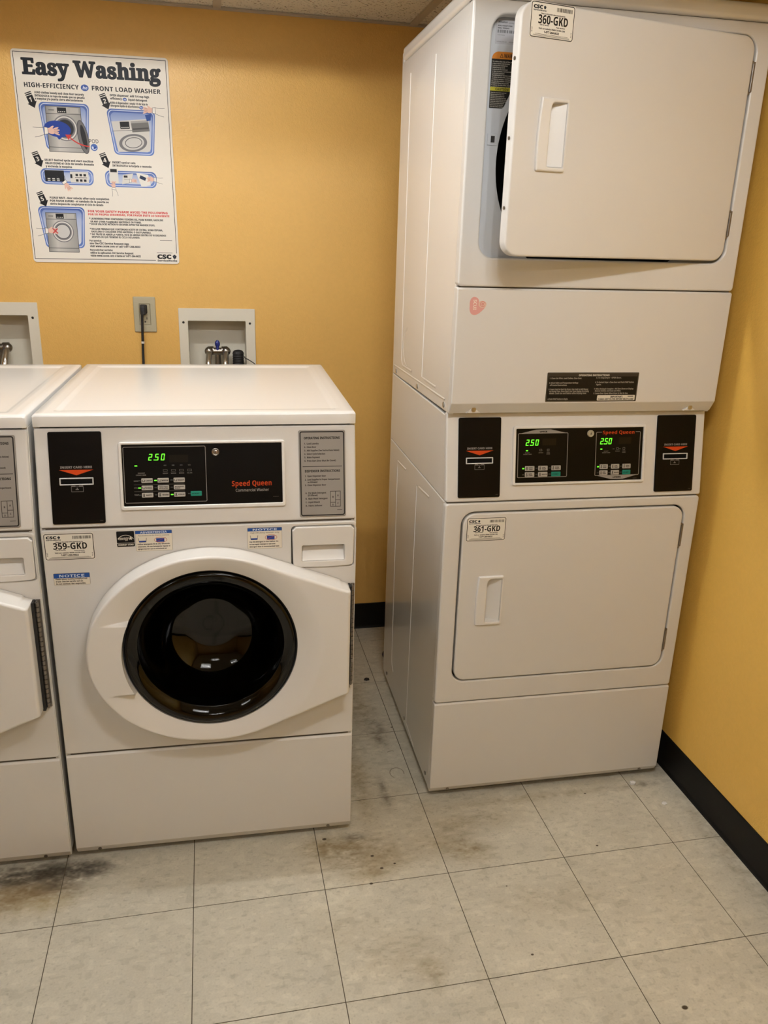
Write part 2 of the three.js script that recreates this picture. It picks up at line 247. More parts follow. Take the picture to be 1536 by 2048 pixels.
// seven-segment digit standing on z = 0, lower left corner at x, y
function digit(ch, x, y, h, w) {
  const t = h * 0.13, sk = 0.16, on = { 0: 'abcdef', 2: 'abged', 5: 'afgcd' }[ch];
  const seg = { a: [0, h - t, w, h], g: [0, h / 2 - t / 2, w, h / 2 + t / 2], d: [0, 0, w, t], f: [0, h / 2, t, h], b: [w - t, h / 2, w, h], e: [0, 0, t, h / 2], c: [w - t, 0, w, h / 2] };
  return merge([...on].map((k) => { const [x0, y0, x1, y1] = seg[k], q = 0.0004, s = new THREE.Shape(), P = (a, b) => [x + a + sk * b, y + b], hz = x1 - x0 > y1 - y0, c = t * 0.35;
    const pts = hz ? [[x0 + q, (y0 + y1) / 2], [x0 + c, y1], [x1 - c, y1], [x1 - q, (y0 + y1) / 2], [x1 - c, y0], [x0 + c, y0]] : [[x0, y0 + c], [(x0 + x1) / 2, y0 + q], [x1, y0 + c], [x1, y1 - c], [(x0 + x1) / 2, y1 - q], [x0, y1 - c]];
    pts.forEach((p, i) => (i ? s.lineTo(...P(...p)) : s.moveTo(...P(...p)))); const g = new THREE.ExtrudeGeometry(s, { depth: 0.0006, bevelEnabled: false }); return g; }));
}
// pull recess cut into a plate's hole [x0,y0,x1,y1]: the floor runs from `deep` behind edge `from` to the front at the other edge
function pullWedge(x0, y0, x1, y1, front, deep, from) {
  const P = [], I = []; const z = (x, y) => { const t = from === 'left' ? (x - x0) / (x1 - x0) : (y1 - y) / (y1 - y0); return front - deep * (1 - Math.pow(t, 1.35)) - 0.0006; };
  const N = 14; for (let j = 0; j <= N; j++) for (let i = 0; i <= N; i++) { const x = x0 + (x1 - x0) * i / N, y = y0 + (y1 - y0) * j / N; P.push(x, y, z(x, y)); if (i < N && j < N) { const a = j * (N + 1) + i; I.push(a, a + 1, a + N + 2, a, a + N + 2, a + N + 1); } }
  const wall = (pts) => { const o = P.length / 3; for (const [x, y] of pts) { P.push(x, y, front - 0.0002, x, y, z(x, y)); } for (let i = 0; i + 1 < pts.length; i++) { const a = o + i * 2; I.push(a, a + 1, a + 3, a, a + 3, a + 2); } };
  const L = (xa, ya, xb, yb) => Array.from({ length: N + 1 }, (_, i) => [xa + (xb - xa) * i / N, ya + (yb - ya) * i / N]);
  wall(L(x0, y0, x1, y0)); wall(L(x1, y0, x1, y1)); wall(L(x1, y1, x0, y1)); wall(L(x0, y1, x0, y0));
  const g = new THREE.BufferGeometry(); g.setAttribute('position', new THREE.Float32BufferAttribute(P, 3)); g.setIndex(I); const q = g.toNonIndexed(); q.computeVertexNormals(); return q;
}
// sloping control fascia: authored upright with y as measured, tilted back about the line y = y0
const tilt = (y0, ang) => ({ y: (v) => (v - y0) / Math.cos(ang), put: (g) => { g.rotateX(-ang); g.translate(0, y0, 0); return g; } });
const W = 0.683;
function centred(root) { const seen = new Set(); root.traverse((o) => { if (o.geometry && !seen.has(o.geometry)) { seen.add(o.geometry); o.geometry.translate(-W / 2, 0, 0); } }); }
function screwHead(x, y, z, axis = 'z', r = 0.0045) { return merge([cyl(r, r * 0.8, 0.0025, 12, axis, x, y, z), cyl(r * 0.45, r * 0.45, 0.0035, 6, axis, x, y, z)]); }

// ───────────────────────── front-load washer ─────────────────────────
function notice(head, lines, w, h, icons, seed) {
  return tex(w, h, (g) => { g.fillStyle = '#e2dbcc'; g.fillRect(0, 0, w, h); g.fillStyle = '#24509a'; g.fillRect(0, 0, w, h * (icons ? 0.16 : 0.40)); const hh = h * (icons ? 0.16 : 0.40);
    fitText(g, head, w * 0.14, hh * 0.82, w * 0.72, hh * 0.75, SANS, '#c9d4e6'); const r = R1(seed); let y = hh + (icons ? h * 0.1 : h * 0.14);
    if (icons) { fitText(g, icons, w * 0.08, y + 2, w * 0.84, h * 0.075, REG, INK); y += h * 0.10; g.strokeStyle = INK; g.lineWidth = 4; g.beginPath(); g.moveTo(w * 0.08, y); g.lineTo(w * 0.10, y + h * 0.2); g.lineTo(w * 0.28, y + h * 0.2); g.lineTo(w * 0.30, y); g.stroke(); g.fillStyle = '#24408f'; g.fillRect(w * 0.10, y + h * 0.13, w * 0.18, h * 0.07); g.fillRect(w * 0.56, y + h * 0.03, w * 0.22, h * 0.18); g.strokeStyle = '#b03a34'; g.beginPath(); g.ellipse(w * 0.68, y + h * 0.11, w * 0.17, h * 0.13, 0, 0, 7); g.stroke(); g.beginPath(); g.moveTo(w * 0.54, y + h * 0.2); g.lineTo(w * 0.82, y + h * 0.02); g.stroke(); y += h * 0.33; }
    for (let i = 0; y < h * 0.98 && i < lines.length; i++) { fitText(g, lines[i], w * 0.05, y, w * (0.75 + r() * 0.17), h * (icons ? 0.085 : 0.17), SANS, '#2c2723'); y += h * (icons ? 0.115 : 0.2); }
    g.strokeStyle = '#8d857a'; g.lineWidth = 3; g.strokeRect(1.5, 1.5, w - 3, h - 3); });
}
function washer(assetId, label, group) {
  const t = thing('front_load_washer', label, 'washing machine', [0, 0, 0], 0, group);
  // cabinet: sheet-metal sides, back, and the bulkheads behind the fronts
  const sideS = new THREE.Shape(); [[-0.741, 0.030], [-0.006, 0.030], [-0.006, 0.8635], [-0.050, 1.0775], [-0.741, 1.0775]].forEach(([d, y], i) => (i ? sideS.lineTo(d, y) : sideS.moveTo(d, y))); sideS.closePath();
  const side = (x) => { const g = slab(sideS, 0.012, 0.001); g.rotateY(-Math.PI / 2); g.computeBoundingBox(); g.translate(x - g.boundingBox.min.x, 0, 0); return g; };
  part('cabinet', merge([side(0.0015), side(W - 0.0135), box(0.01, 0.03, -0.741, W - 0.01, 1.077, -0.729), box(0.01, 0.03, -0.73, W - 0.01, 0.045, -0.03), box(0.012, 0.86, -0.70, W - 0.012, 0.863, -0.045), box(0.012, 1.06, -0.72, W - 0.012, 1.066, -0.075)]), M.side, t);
  // kick panel with its turned-under lower lip
  const kick = part('kick_panel', profileX([[-0.02, 0.2985], [-0.02, 0.019], [-0.010, 0.017], [-0.0085, 0.0175], [0, 0.0345], [0, 0.294], [-0.0035, 0.2985]], 0.0025, W - 0.0025, 0.0025), M.enamel, t);
  for (const x of [0.0575, 0.6219]) part('screw', screwHead(x, 0.0255, -0.0035), M.nickel, kick);
  for (const [x, z] of [[0.06, -0.08], [W - 0.06, -0.08], [0.06, -0.68], [W - 0.06, -0.68]]) part('levelling_foot', merge([cyl(0.02, 0.022, 0.012, 18, 'y', x, 0.006, z), cyl(0.007, 0.007, 0.03, 10, 'y', x, 0.02, z)]), M.rubber, t);
  // front panel with the door opening and the drawer opening
  const CX = 0.349, CY = 0.575, fp = rrect(0.0025, 0.3045, W - 0.0025, 0.8615, 0.008); { const h = new THREE.Path(); h.absarc(CX, CY, 0.207, 0, Math.PI * 2, true); fp.holes.push(h); fp.holes.push(rrect(0.5335, 0.752, 0.6780, 0.8525, 0.010, THREE.Path)); }
  part('front_panel', slab(fp, 0.022, 0.0032, 0, 4, 48), M.enamel, t);
  for (const b of [[0.006, 0.29, -0.03, W - 0.006, 0.312, -0.006], [0.006, 0.855, -0.04, W - 0.006, 0.872, -0.006], [0.53, 0.748, -0.05, 0.68, 0.8545, -0.016]]) part('seam_backing', box(...b), M.seam, t);
  // detergent drawer
  const ds = new THREE.Shape(); ds.moveTo(0.5355 + 0.008, 0.8515); ds.lineTo(0.5355, 0.8435); ds.lineTo(0.537, 0.762); ds.quadraticCurveTo(0.538, 0.7555, 0.546, 0.755); ds.quadraticCurveTo(0.606, 0.7510, 0.666, 0.755); ds.quadraticCurveTo(0.674, 0.7555, 0.675, 0.762); ds.lineTo(0.6765, 0.8435); ds.lineTo(0.6685, 0.8515); ds.closePath();
  const rec = [0.5575, 0.7685, 0.6545, 0.8065]; ds.holes.push(rrect(...rec, 0.003, THREE.Path));
  const dr = part('detergent_drawer', slab(ds, 0.02, 0.003, 0.0045, 3), M.plastic, t); part('drawer_pull', pullWedge(rec[0] + 0.0005, rec[1] + 0.0005, rec[2] - 0.0005, rec[3] - 0.0005, 0.0018, 0.018, 'top'), M.plastic, dr);
  // door: a bulged ring that runs out to the hinge side, flat at the handle
  const A = 0.270, B = 0.232, HX = 0.3145, YT = 0.134, YB = -0.128, RG = 0.1945;
  const rOut = (th) => { const c = Math.cos(th), s = Math.sin(th); let r = 1 / Math.sqrt((c / A) ** 2 + (s / B) ** 2); for (const [tx, ty, yy] of [[0.109, 0.2122, YT], [0.1163, -0.2094, YB]]) { if (c > 0 && s * yy > 0) { const dx = HX - tx, dy = yy - ty, den = c * dy - s * dx; const u = (tx * dy - ty * dx) / den; const x = u * c; if (u > 0 && x >= tx - 1e-6 && x <= HX + 1e-6) r = Math.max(r, u); } } if (c > 0) { const u = HX / c, y = u * s; if (y <= YT && y >= YB) r = Math.max(r, u); } return r; };
  const NT = 640, NR = 44, SK = 6, P = [], I = []; const cols = NR + 1 + SK;
  const top = 0.055;
  for (let i = 0; i < NT; i++) {
    const th = i / NT * Math.PI * 2, ro = rOut(th), c = Math.cos(th), s = Math.sin(th);
    for (let j = 0; j <= NR; j++) {
      const u = j / NR, e = u < 0.75 ? u * 1.2 : 0.90 + (1 - Math.pow(1 - (u - 0.75) * 4, 2.2)) * 0.10, r = RG + (ro - RG) * e, x = r * c, y = r * s;
      const k = clamp((0.2525 - r) / 0.058); let dip = 0.020 * Math.pow(k, 1.5);
      const hnd = sst(-0.10, -0.13, x) * sst(0.089, 0.0855, Math.abs(y + 0.0065)); dip *= 1 - hnd;
      let h = top - dip; const wE = 0.0075, v = clamp(1 - (ro - r) * (x > 0.15 && Math.abs(x / r) > 0.6 && x < 0.3 ? 0.8 : 1) / wE); h = Math.min(h, top) - 0.008 * (1 - Math.sqrt(Math.max(0, 1 - v * v)));
      h += 0.002 * sst(0.2525, 0.2, r) * (1 - hnd) * 0; P.push(CX + x, CY + y, h);
    }
    for (let j = 1; j <= SK; j++) { const q = j / SK, r = ro + (c > 0.9 ? 0 : 0.0045) * q; P.push(CX + r * c, CY + r * s, (top - 0.008) * (1 - q) + 0.0015 * q); }
  }
  const wrap = (i) => (i % NT) * cols;
  for (let i = 0; i < NT; i++) for (let j = 0; j < cols - 1; j++) { const a = wrap(i) + j, b = wrap(i + 1) + j; I.push(a, a + 1, b + 1, a, b + 1, b); }
  { // inner lip round the glass
    const o = P.length / 3; for (let i = 0; i < NT; i++) { const a = wrap(i); P.push(P[a * 3], P[a * 3 + 1], P[a * 3 + 2], CX + (P[a * 3] - CX) * 1.004, CY + (P[a * 3 + 1] - CY) * 1.004, 0.004); } for (let i = 0; i < NT; i++) { const a = o + i * 2, b = o + ((i + 1) % NT) * 2; I.push(a, b, b + 1, a, b + 1, a + 1); } }
  const dg = new THREE.BufferGeometry(); dg.setAttribute('position', new THREE.Float32BufferAttribute(P, 3)); dg.setIndex(I); dg.computeVertexNormals();
  const door = part('door', dg, M.plastic, t);
  const ring = (list) => { const g = lathe(list, 128); g.translate(CX, CY, 0); return g; };
  part('door_gasket', ring([[0.1940, 0.004], [0.1940, 0.0300], [0.1925, 0.0325], [0.1908, 0.0310], [0.1900, 0.004]]), M.rubber, door);
  part('door_glass', ring([[0.1906, 0.022], [0.1900, 0.0335], [0.1870, 0.0385], [0.1810, 0.0400], [0.1730, 0.0385], [0.1640, 0.0320], [0.1550, 0.0200], [0.1470, 0.0020], [0.1390, -0.0200], [0.1300, -0.0420], [0.1190, -0.0610], [0.1050, -0.0770], [0.0880, -0.0890], [0.0700, -0.0955], [0.0640, -0.0985], [0.0580, -0.0990], [0.0300, -0.0995], [0.0001, -0.1000]]), M.glass, door);
  part('door_hinge', (() => { const l = [box(0.6728 - 0.0015, 0.4445, 0.004, 0.6728 + 0.0015, 0.7075, 0.0125)]; for (let i = 0; i < 22; i++) { const y = 0.4475 + i * 0.0118; l.push(cyl(0.0043, 0.0043, 0.0100, 12, 'y', 0.6728, y + 0.0054, 0.0105)); } l.push(box(0.670, 0.4435, 0.0005, 0.6785, 0.7085, 0.0045)); return merge(l); })(), M.hinge, door);
  part('hinge_seal', box(0.6628, 0.4435, 0.001, 0.6688, 0.7085, 0.022), M.rubber, door);
  // drum behind the glass
  part('drum', ring([[0.204, -0.005], [0.206, -0.10], [0.245, -0.13], [0.255, -0.16], [0.255, -0.52], [0.24, -0.545], [0.06, -0.55], [0.05, -0.53], [0.0001, -0.525]]), M.drum, t);
  part('drum_seal', ring([[0.209, 0.0005], [0.199, 0.0015], [0.196, -0.03], [0.203, -0.06], [0.209, -0.06]]), M.rubber, t);
  // sloping control fascia
  const F = tilt(0.8665, Math.atan(0.0405 / 0.2122)), Y = F.y, C = (g) => F.put(g);
  const fas = part('control_fascia', C(slab(rrect(0.0025, Y(0.8670), W - 0.0025, Y(1.0755), 0.006), 0.016, 0.004, 0, 4)), M.enamel, t);
  const card = part('card_reader', C(plate(0.0302, Y(0.8748), 0.1375, Y(1.0675), 0.0035, 0.006, 0.004, 0.0012)), cardMat, fas);
  cardParts(card, C, 0.0302, Y(0.8748), 0.1375, Y(1.0675));
  // raised frame and black display
  const fr = rrect(0.1705, Y(0.9005), 0.5228, Y(1.0445), 0.006); fr.holes.push(rrect(0.1768, Y(0.9085), 0.5158, Y(1.0388), 0.002, THREE.Path));
  part('display_frame', C(slab(fr, 0.007, 0.002, 0.0055, 3)), M.plastic, fas);
  const dx0 = 0.1765, dx1 = 0.516, dy0 = Y(0.9083), dy1 = Y(1.039), dw = dx1 - dx0, dh = dy1 - dy0;
  const dispTex = WT.display ||= tex(1600, 620, (g, w, h) => {
    g.fillStyle = '#040404'; g.fillRect(0, 0, w, h); g.strokeStyle = '#8f8b86'; g.lineWidth = 6; cRR(g, 16, 26, 808, 560, 12); g.stroke();
    g.fillStyle = '#17130d'; g.fillRect(460, 110, 190, 76);
    const grey = '#77736e'; [[420, 'READY'], [500, 'WASH'], [580, 'RINSE'], [660, 'FINAL SPIN']].forEach(([x, s], i) => { g.strokeStyle = grey; g.lineWidth = 3; g.strokeRect(x - 20, 256, 40, 18); fitText(g, s, x - 26, 300, 52, 16, SANS, grey); });
    fitText(g, 'INSERT', 150, 294, 70, 16, SANS, grey); fitText(g, 'COINS/CARD', 130, 314, 100, 18, SANS, grey);
    [['SOIL', 372], ['CYCLE', 442], ['TEMP', 512]].forEach(([s, y]) => fitText(g, s, 106, y, 46, 18, SANS, grey));
    g.fillStyle = '#6d6964'; g.fillRect(106, 402, 500, 3); g.fillRect(106, 470, 500, 3);
    fitText(g, 'Speed Queen', 1078, 440, 415, 74, SANS, '#b4401d'); fitText(g, 'Commercial Washer', 1116, 498, 345, 40, REG, '#a9a5a0');
    g.fillStyle = '#5b5651'; g.fillRect(1500, 556, 60, 4);
  });
  const disp = part('control_display', C(plate(dx0, dy0, dx1, dy1, 0.001, 0.004, 0.001, 0.0002)), WT.dispMat ||= panelMat(dispTex), fas);
  const U = (u) => dx0 + u * dw, V = (v) => dy1 - v * dh;
  [['2', 0.160], ['5', 0.2], ['0', 0.237]].forEach(([c, u]) => part('display_digit', C((() => { const g = digit(c, U(u), V(0.262), 0.0142, 0.0074); g.translate(0, 0, 0.001); return g; })()), M.led, disp));
  part('decimal_point', C(box(U(0.190) + 0.0016, V(0.262), 0.001, U(0.190) + 0.0034, V(0.262) + 0.0022, 0.0016)), M.led, disp);
  const led = (u, v, on) => part(on ? 'lit_indicator' : 'indicator', C(box(U(u) - 0.0028, V(v) - 0.0012, 0.001, U(u) + 0.0028, V(v) + 0.0012, 0.0018, 0.0006)), on ? M.led : M.ledOff, disp);
  const rows = [[['LIGHT'], ['MEDIUM'], ['HEAVY']], [['NORMAL'], ['PERM PRESS', 'DELICATES'], ['EXTENDED', 'WASH']], [['HOT'], ['WARM'], ['COLD']]];
  rows.forEach((r, j) => r.forEach((wd, i) => { const u = 0.148 + i * 0.099, v = 0.586 + j * 0.118; const g = plate(U(u) - 0.0118, V(v) - 0.0050, U(u) + 0.0118, V(v) + 0.0050, 0.0028, 0.0028, 0.0015, 0.0006); part('push_button', C(g), buttonMat(wd, wd.length > 1 ? null : j === 2 ? 'thermo' : 'tub'), disp); led(u - 0.047, v, (j === 0 && i === 1) || (j === 1 && i === 0) || (j === 2 && i === 2)); }));
  led(0.084, 0.345, true); for (const u of [0.262, 0.312, 0.362, 0.412]) led(u, 0.345, false);
  { const u = 0.449, v = 0.815; part('start_button', C(plate(U(u) - 0.0118, V(v) - 0.0052, U(u) + 0.0118, V(v) + 0.0052, 0.0028, 0.0028, 0.0015, 0.0006)), WT.start ||= printMat(buttonTex(['START'], null, '#1c7f6c', '#0d3f36'), 0.5), disp); led(u - 0.043, v, false); }
  keyLock(disp, C, 0.3729, Y(1.0205), M.nickel);
  // grey instruction plate
  const insTex = WT.ins ||= tex(520, 940, (g, w, h) => {
    g.fillStyle = '#8f8983'; g.fillRect(0, 0, w, h); g.strokeStyle = '#1c1815'; g.lineWidth = 12; cRR(g, 18, 18, w - 36, h - 36, 20); g.stroke();
    fitText(g, 'OPERATING INSTRUCTIONS', 58, 96, 400, 34, SANS, INK); ['Load Laundry', 'Close Door', 'Add Supplies (See Instructions Below)', 'Select Cycle Selection', 'Make Payment', 'Press Start (Door Must Be Closed)'].forEach((s, i) => fitText(g, (i + 1) + '.  ' + s, 62, 152 + i * 37, [160, 132, 390, 232, 172, 350][i], 23, SANS, '#26211d'));
    g.fillStyle = INK; g.fillRect(40, 388, w - 80, 6); fitText(g, 'DISPENSER INSTRUCTIONS', 62, 452, 396, 34, SANS, INK);
    [['1.  Open Dispenser Door', 62, 502, 236], ['2.  Load Supplies in Proper Compartment', 62, 540, 392], ['as Allowed', 92, 568, 110], ['3.  Close Dispenser Door', 62, 600, 236], ['A.  Pre Wash Detergent', 66, 686, 232], ['(If Offered)', 92, 712, 110], ['B.  Main Wash Detergent', 66, 748, 246], ['C.  Liquid Bleach', 66, 786, 160], ['D.  Fabric Softener', 66, 824, 186]].forEach(([s, x, y, ww]) => fitText(g, s, x, y, ww, 23, SANS, '#26211d'));
    g.strokeStyle = '#2b2622'; g.lineWidth = 5; g.strokeRect(346, 664, 112, 166); g.beginPath(); g.moveTo(402, 664); g.lineTo(402, 830); g.moveTo(346, 786); g.lineTo(402, 786); g.moveTo(402, 758); g.lineTo(458, 758); g.stroke(); line(g, 'B', 374, 736, 26, SANS, INK, 'center'); line(g, 'A', 430, 720, 26, SANS, INK, 'center'); line(g, 'D', 374, 820, 24, SANS, INK, 'center'); line(g, 'C', 430, 806, 26, SANS, INK, 'center'); g.fillRect(420, 868, 56, 4);
  });
  part('instruction_plate', C(plate(0.5532, Y(0.8738), 0.6572, Y(1.0642), 0.0028, 0.005, 0.004, 0.0012)), WT.insMat ||= printMat(insTex, 0.55), fas, 'grey instruction plate with black border');
  // lid: rounded rim, dished top
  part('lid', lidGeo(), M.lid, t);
  // stickers on the front
  const st = (name, x0, y0, x1, y1, m, label) => part(name, plate(x0, y0, x1, y1, 0.0006, 0.0012, 0.002, 0.0001), m, t, label);
  if (assetId) st('asset_sticker', 0.0072, 0.7938, 0.1098, 0.8550, printMat(assetTex(assetId, 4)), 'white service sticker reading ' + assetId);
  st('notice_sticker', 0.0195, 0.7348, 0.0948, 0.7628, WT.n1 ||= printMat(notice('NOTICE', ['Please remove laundry promptly at end', 'of cycle. Clean door seal after each use.', 'Do not overload. Not responsible.'], 360, 140, null, 3)), 'small sticker with a blue NOTICE heading');
  st('energy_sticker', 0.1570, 0.8195, 0.1940, 0.8550, WT.es ||= printMat(tex(220, 220, (g, w, h) => { g.fillStyle = '#101114'; g.fillRect(0, 0, w, h); g.strokeStyle = '#d8d3c6'; g.lineWidth = 8; g.beginPath(); g.arc(110, 168, 112, Math.PI * 1.17, Math.PI * 1.83); g.stroke(); fitText(g, 'energy', 18, 122, 128, 58, 'italic bold $px serif', '#e2ddd0'); g.fillStyle = '#e2ddd0'; g.beginPath(); for (let i = 0; i < 10; i++) { const a = -Math.PI / 2 + i * Math.PI / 5, r = i % 2 ? 12 : 30; g.lineTo(172 + Math.cos(a) * r, 104 + Math.sin(a) * r); } g.fill(); g.fillRect(0, 166, w, 6); fitText(g, 'ENERGY STAR', 14, 204, 192, 28, SANS, '#d8d3c6'); })), 'square black sticker with a white arc and script');
  st('warning_sticker', 0.1958, 0.8073, 0.2738, 0.8552, WT.n2 ||= printMat(notice('ADVERTENCIA', ['Utilice detergente HE de alta eficiencia', 'solamente. No use detergente regular ni', 'agregue mas de lo que se recomienda por', 'favor lea todas las instrucciones'], 400, 250, 'Para lavadoras de alta eficiencia solamente', 5)), 'sticker with a blue ADVERTENCIA heading');
  st('notice_sticker', 0.4362, 0.8025, 0.5128, 0.8527, WT.n3 ||= printMat(notice('NOTICE', ['Use HE detergent in this washer. Do', 'not use regular detergent or add more', 'detergent than is recommended here', 'to prevent over sudsing'], 400, 260, 'High Efficiency washers only', 6)), 'sticker with a blue NOTICE heading and wash-tub pictures');
  centred(t); return t;
}
const WT = {};
function cardParts(card, C, x0, y0, x1, y1) {
  const w = x1 - x0, h = y1 - y0, U = (u) => x0 + u * w, V = (v) => y1 - v * h;
  const s = rrect(U(0.175), V(0.575), U(0.815), V(0.495), 0.0015); s.holes.push(rrect(U(0.175) + 0.0024, V(0.575) + 0.0024, U(0.815) - 0.0024, V(0.495) - 0.0024, 0.0006, THREE.Path));
  part('card_slot', C(slab(s, 0.004, 0.0008, 0.0062, 2)), M.slot, card); part('slot_mouth', C(box(U(0.2), V(0.57), 0.0034, U(0.79), V(0.50), 0.0038)), M.void, card);
}
function keyLock(parent, C, x, y, m) { const a = lathe([[0.0085, 0.001], [0.0085, 0.0045], [0.0074, 0.0058], [0.0062, 0.0058], [0.0060, 0.0042], [0.0040, 0.0040], [0.0038, 0.0052], [0.0001, 0.0052]], 32); a.translate(x, y, 0); const k = part('key_lock', C(a), m, parent); part('keyhole', C(box(x - 0.0008, y - 0.0028, 0.0050, x + 0.0008, y + 0.0028, 0.0056)), M.dark, k); }
function lidGeo() {
  const x0 = 0.0015, x1 = W - 0.0015, z0 = -0.741, z1 = -0.036, yb = 1.0785, yt = 1.1044, r = 0.0065;
  const P = [], I = []; const ease = (t) => t; const axis = (a, b) => { const v = []; const m = [0, 0.15, 0.35, 0.55, 0.75, 0.9, 1]; for (const q of m) v.push(a + r * (1 - Math.cos(q * Math.PI / 2))); for (const q of [0.020, 0.030, 0.036, 0.040, 0.044, 0.048, 0.052, 0.058, 0.07]) v.push(a + q); for (let i = 1; i < 12; i++) v.push(a + 0.07 + (b - a - 0.14) * i / 12); for (const q of [0.07, 0.058, 0.052, 0.048, 0.044, 0.040, 0.036, 0.030, 0.020]) v.push(b - q); for (const q of m.slice().reverse()) v.push(b - r * (1 - Math.cos(q * Math.PI / 2))); return v; };
  const X = axis(x0, x1), Z = axis(z0, z1), nx = X.length, nz = Z.length;
  const h = (x, z) => { const ex = Math.min(x - x0, x1 - x), ez = Math.min(z - z0, z1 - z); const fx = clamp(1 - ex / r), fz = clamp(1 - ez / r), f = Math.min(1, Math.hypot(fx, fz)); const e = Math.min(ex, ez); return yt - r * (1 - Math.sqrt(1 - f * f)) - 0.0032 * sst(0.036, 0.052, e) ; };
  for (let j = 0; j < nz; j++) for (let i = 0; i < nx; i++) { let x = X[i], z = Z[j]; const cx = clamp(x, x0 + r, x1 - r), cz = clamp(z, z0 + r, z1 - r); const dx = x - cx, dz = z - cz, l = Math.hypot(dx, dz); if (l > r) { x = cx + dx / l * r; z = cz + dz / l * r; } P.push(x, h(x, z), z); if (i < nx - 1 && j < nz - 1) { const a = j * nx + i; I.push(a, a + nx, a + nx + 1, a, a + nx + 1, a + 1); } }
  const loop = []; for (let i = 0; i < nx; i++) loop.push(i); for (let j = 1; j < nz; j++) loop.push(j * nx + nx - 1); for (let i = nx - 2; i >= 0; i--) loop.push((nz - 1) * nx + i); for (let j = nz - 2; j > 0; j--) loop.push(j * nx);
  const o = P.length / 3; for (const k of loop) P.push(P[k * 3], yb, P[k * 3 + 2]); for (let i = 0; i < loop.length; i++) { const n = (i + 1) % loop.length, a = loop[i], b = loop[n], c = o + i, d = o + n; I.push(a, b, d, a, d, c); }
  const g = new THREE.BufferGeometry(); g.setAttribute('position', new THREE.Float32BufferAttribute(P, 3)); g.setIndex(I); g.computeVertexNormals(); return toCreasedNormals(g.toNonIndexed(), 0.9);
}
const WA = -0.02612;
function along(ox, oz, a, dx) { return [ox + dx * Math.cos(a), 0, oz - dx * Math.sin(a)]; }
const w1 = washer('359-GKD', 'white front-load washer with a round dark glass door and sticker 359-GKD', 'white front-load washers');
w1.position.set(...along(0, 1.13177, WA, W / 2)); w1.rotation.y = WA;
{
  const w2 = w1.clone(); w2.name = numbered('front_load_washer'); w2.userData.label = 'white front-load washer at the left edge of the picture, only its right side in view'; scene.add(w2);
  w2.position.set(...along(-0.6878 - 0.0015, 1.1218, WA, W / 2)); w2.rotation.y = WA;
  for (const c of [...w2.children]) if (c.name === 'asset_sticker') w2.remove(c);
}

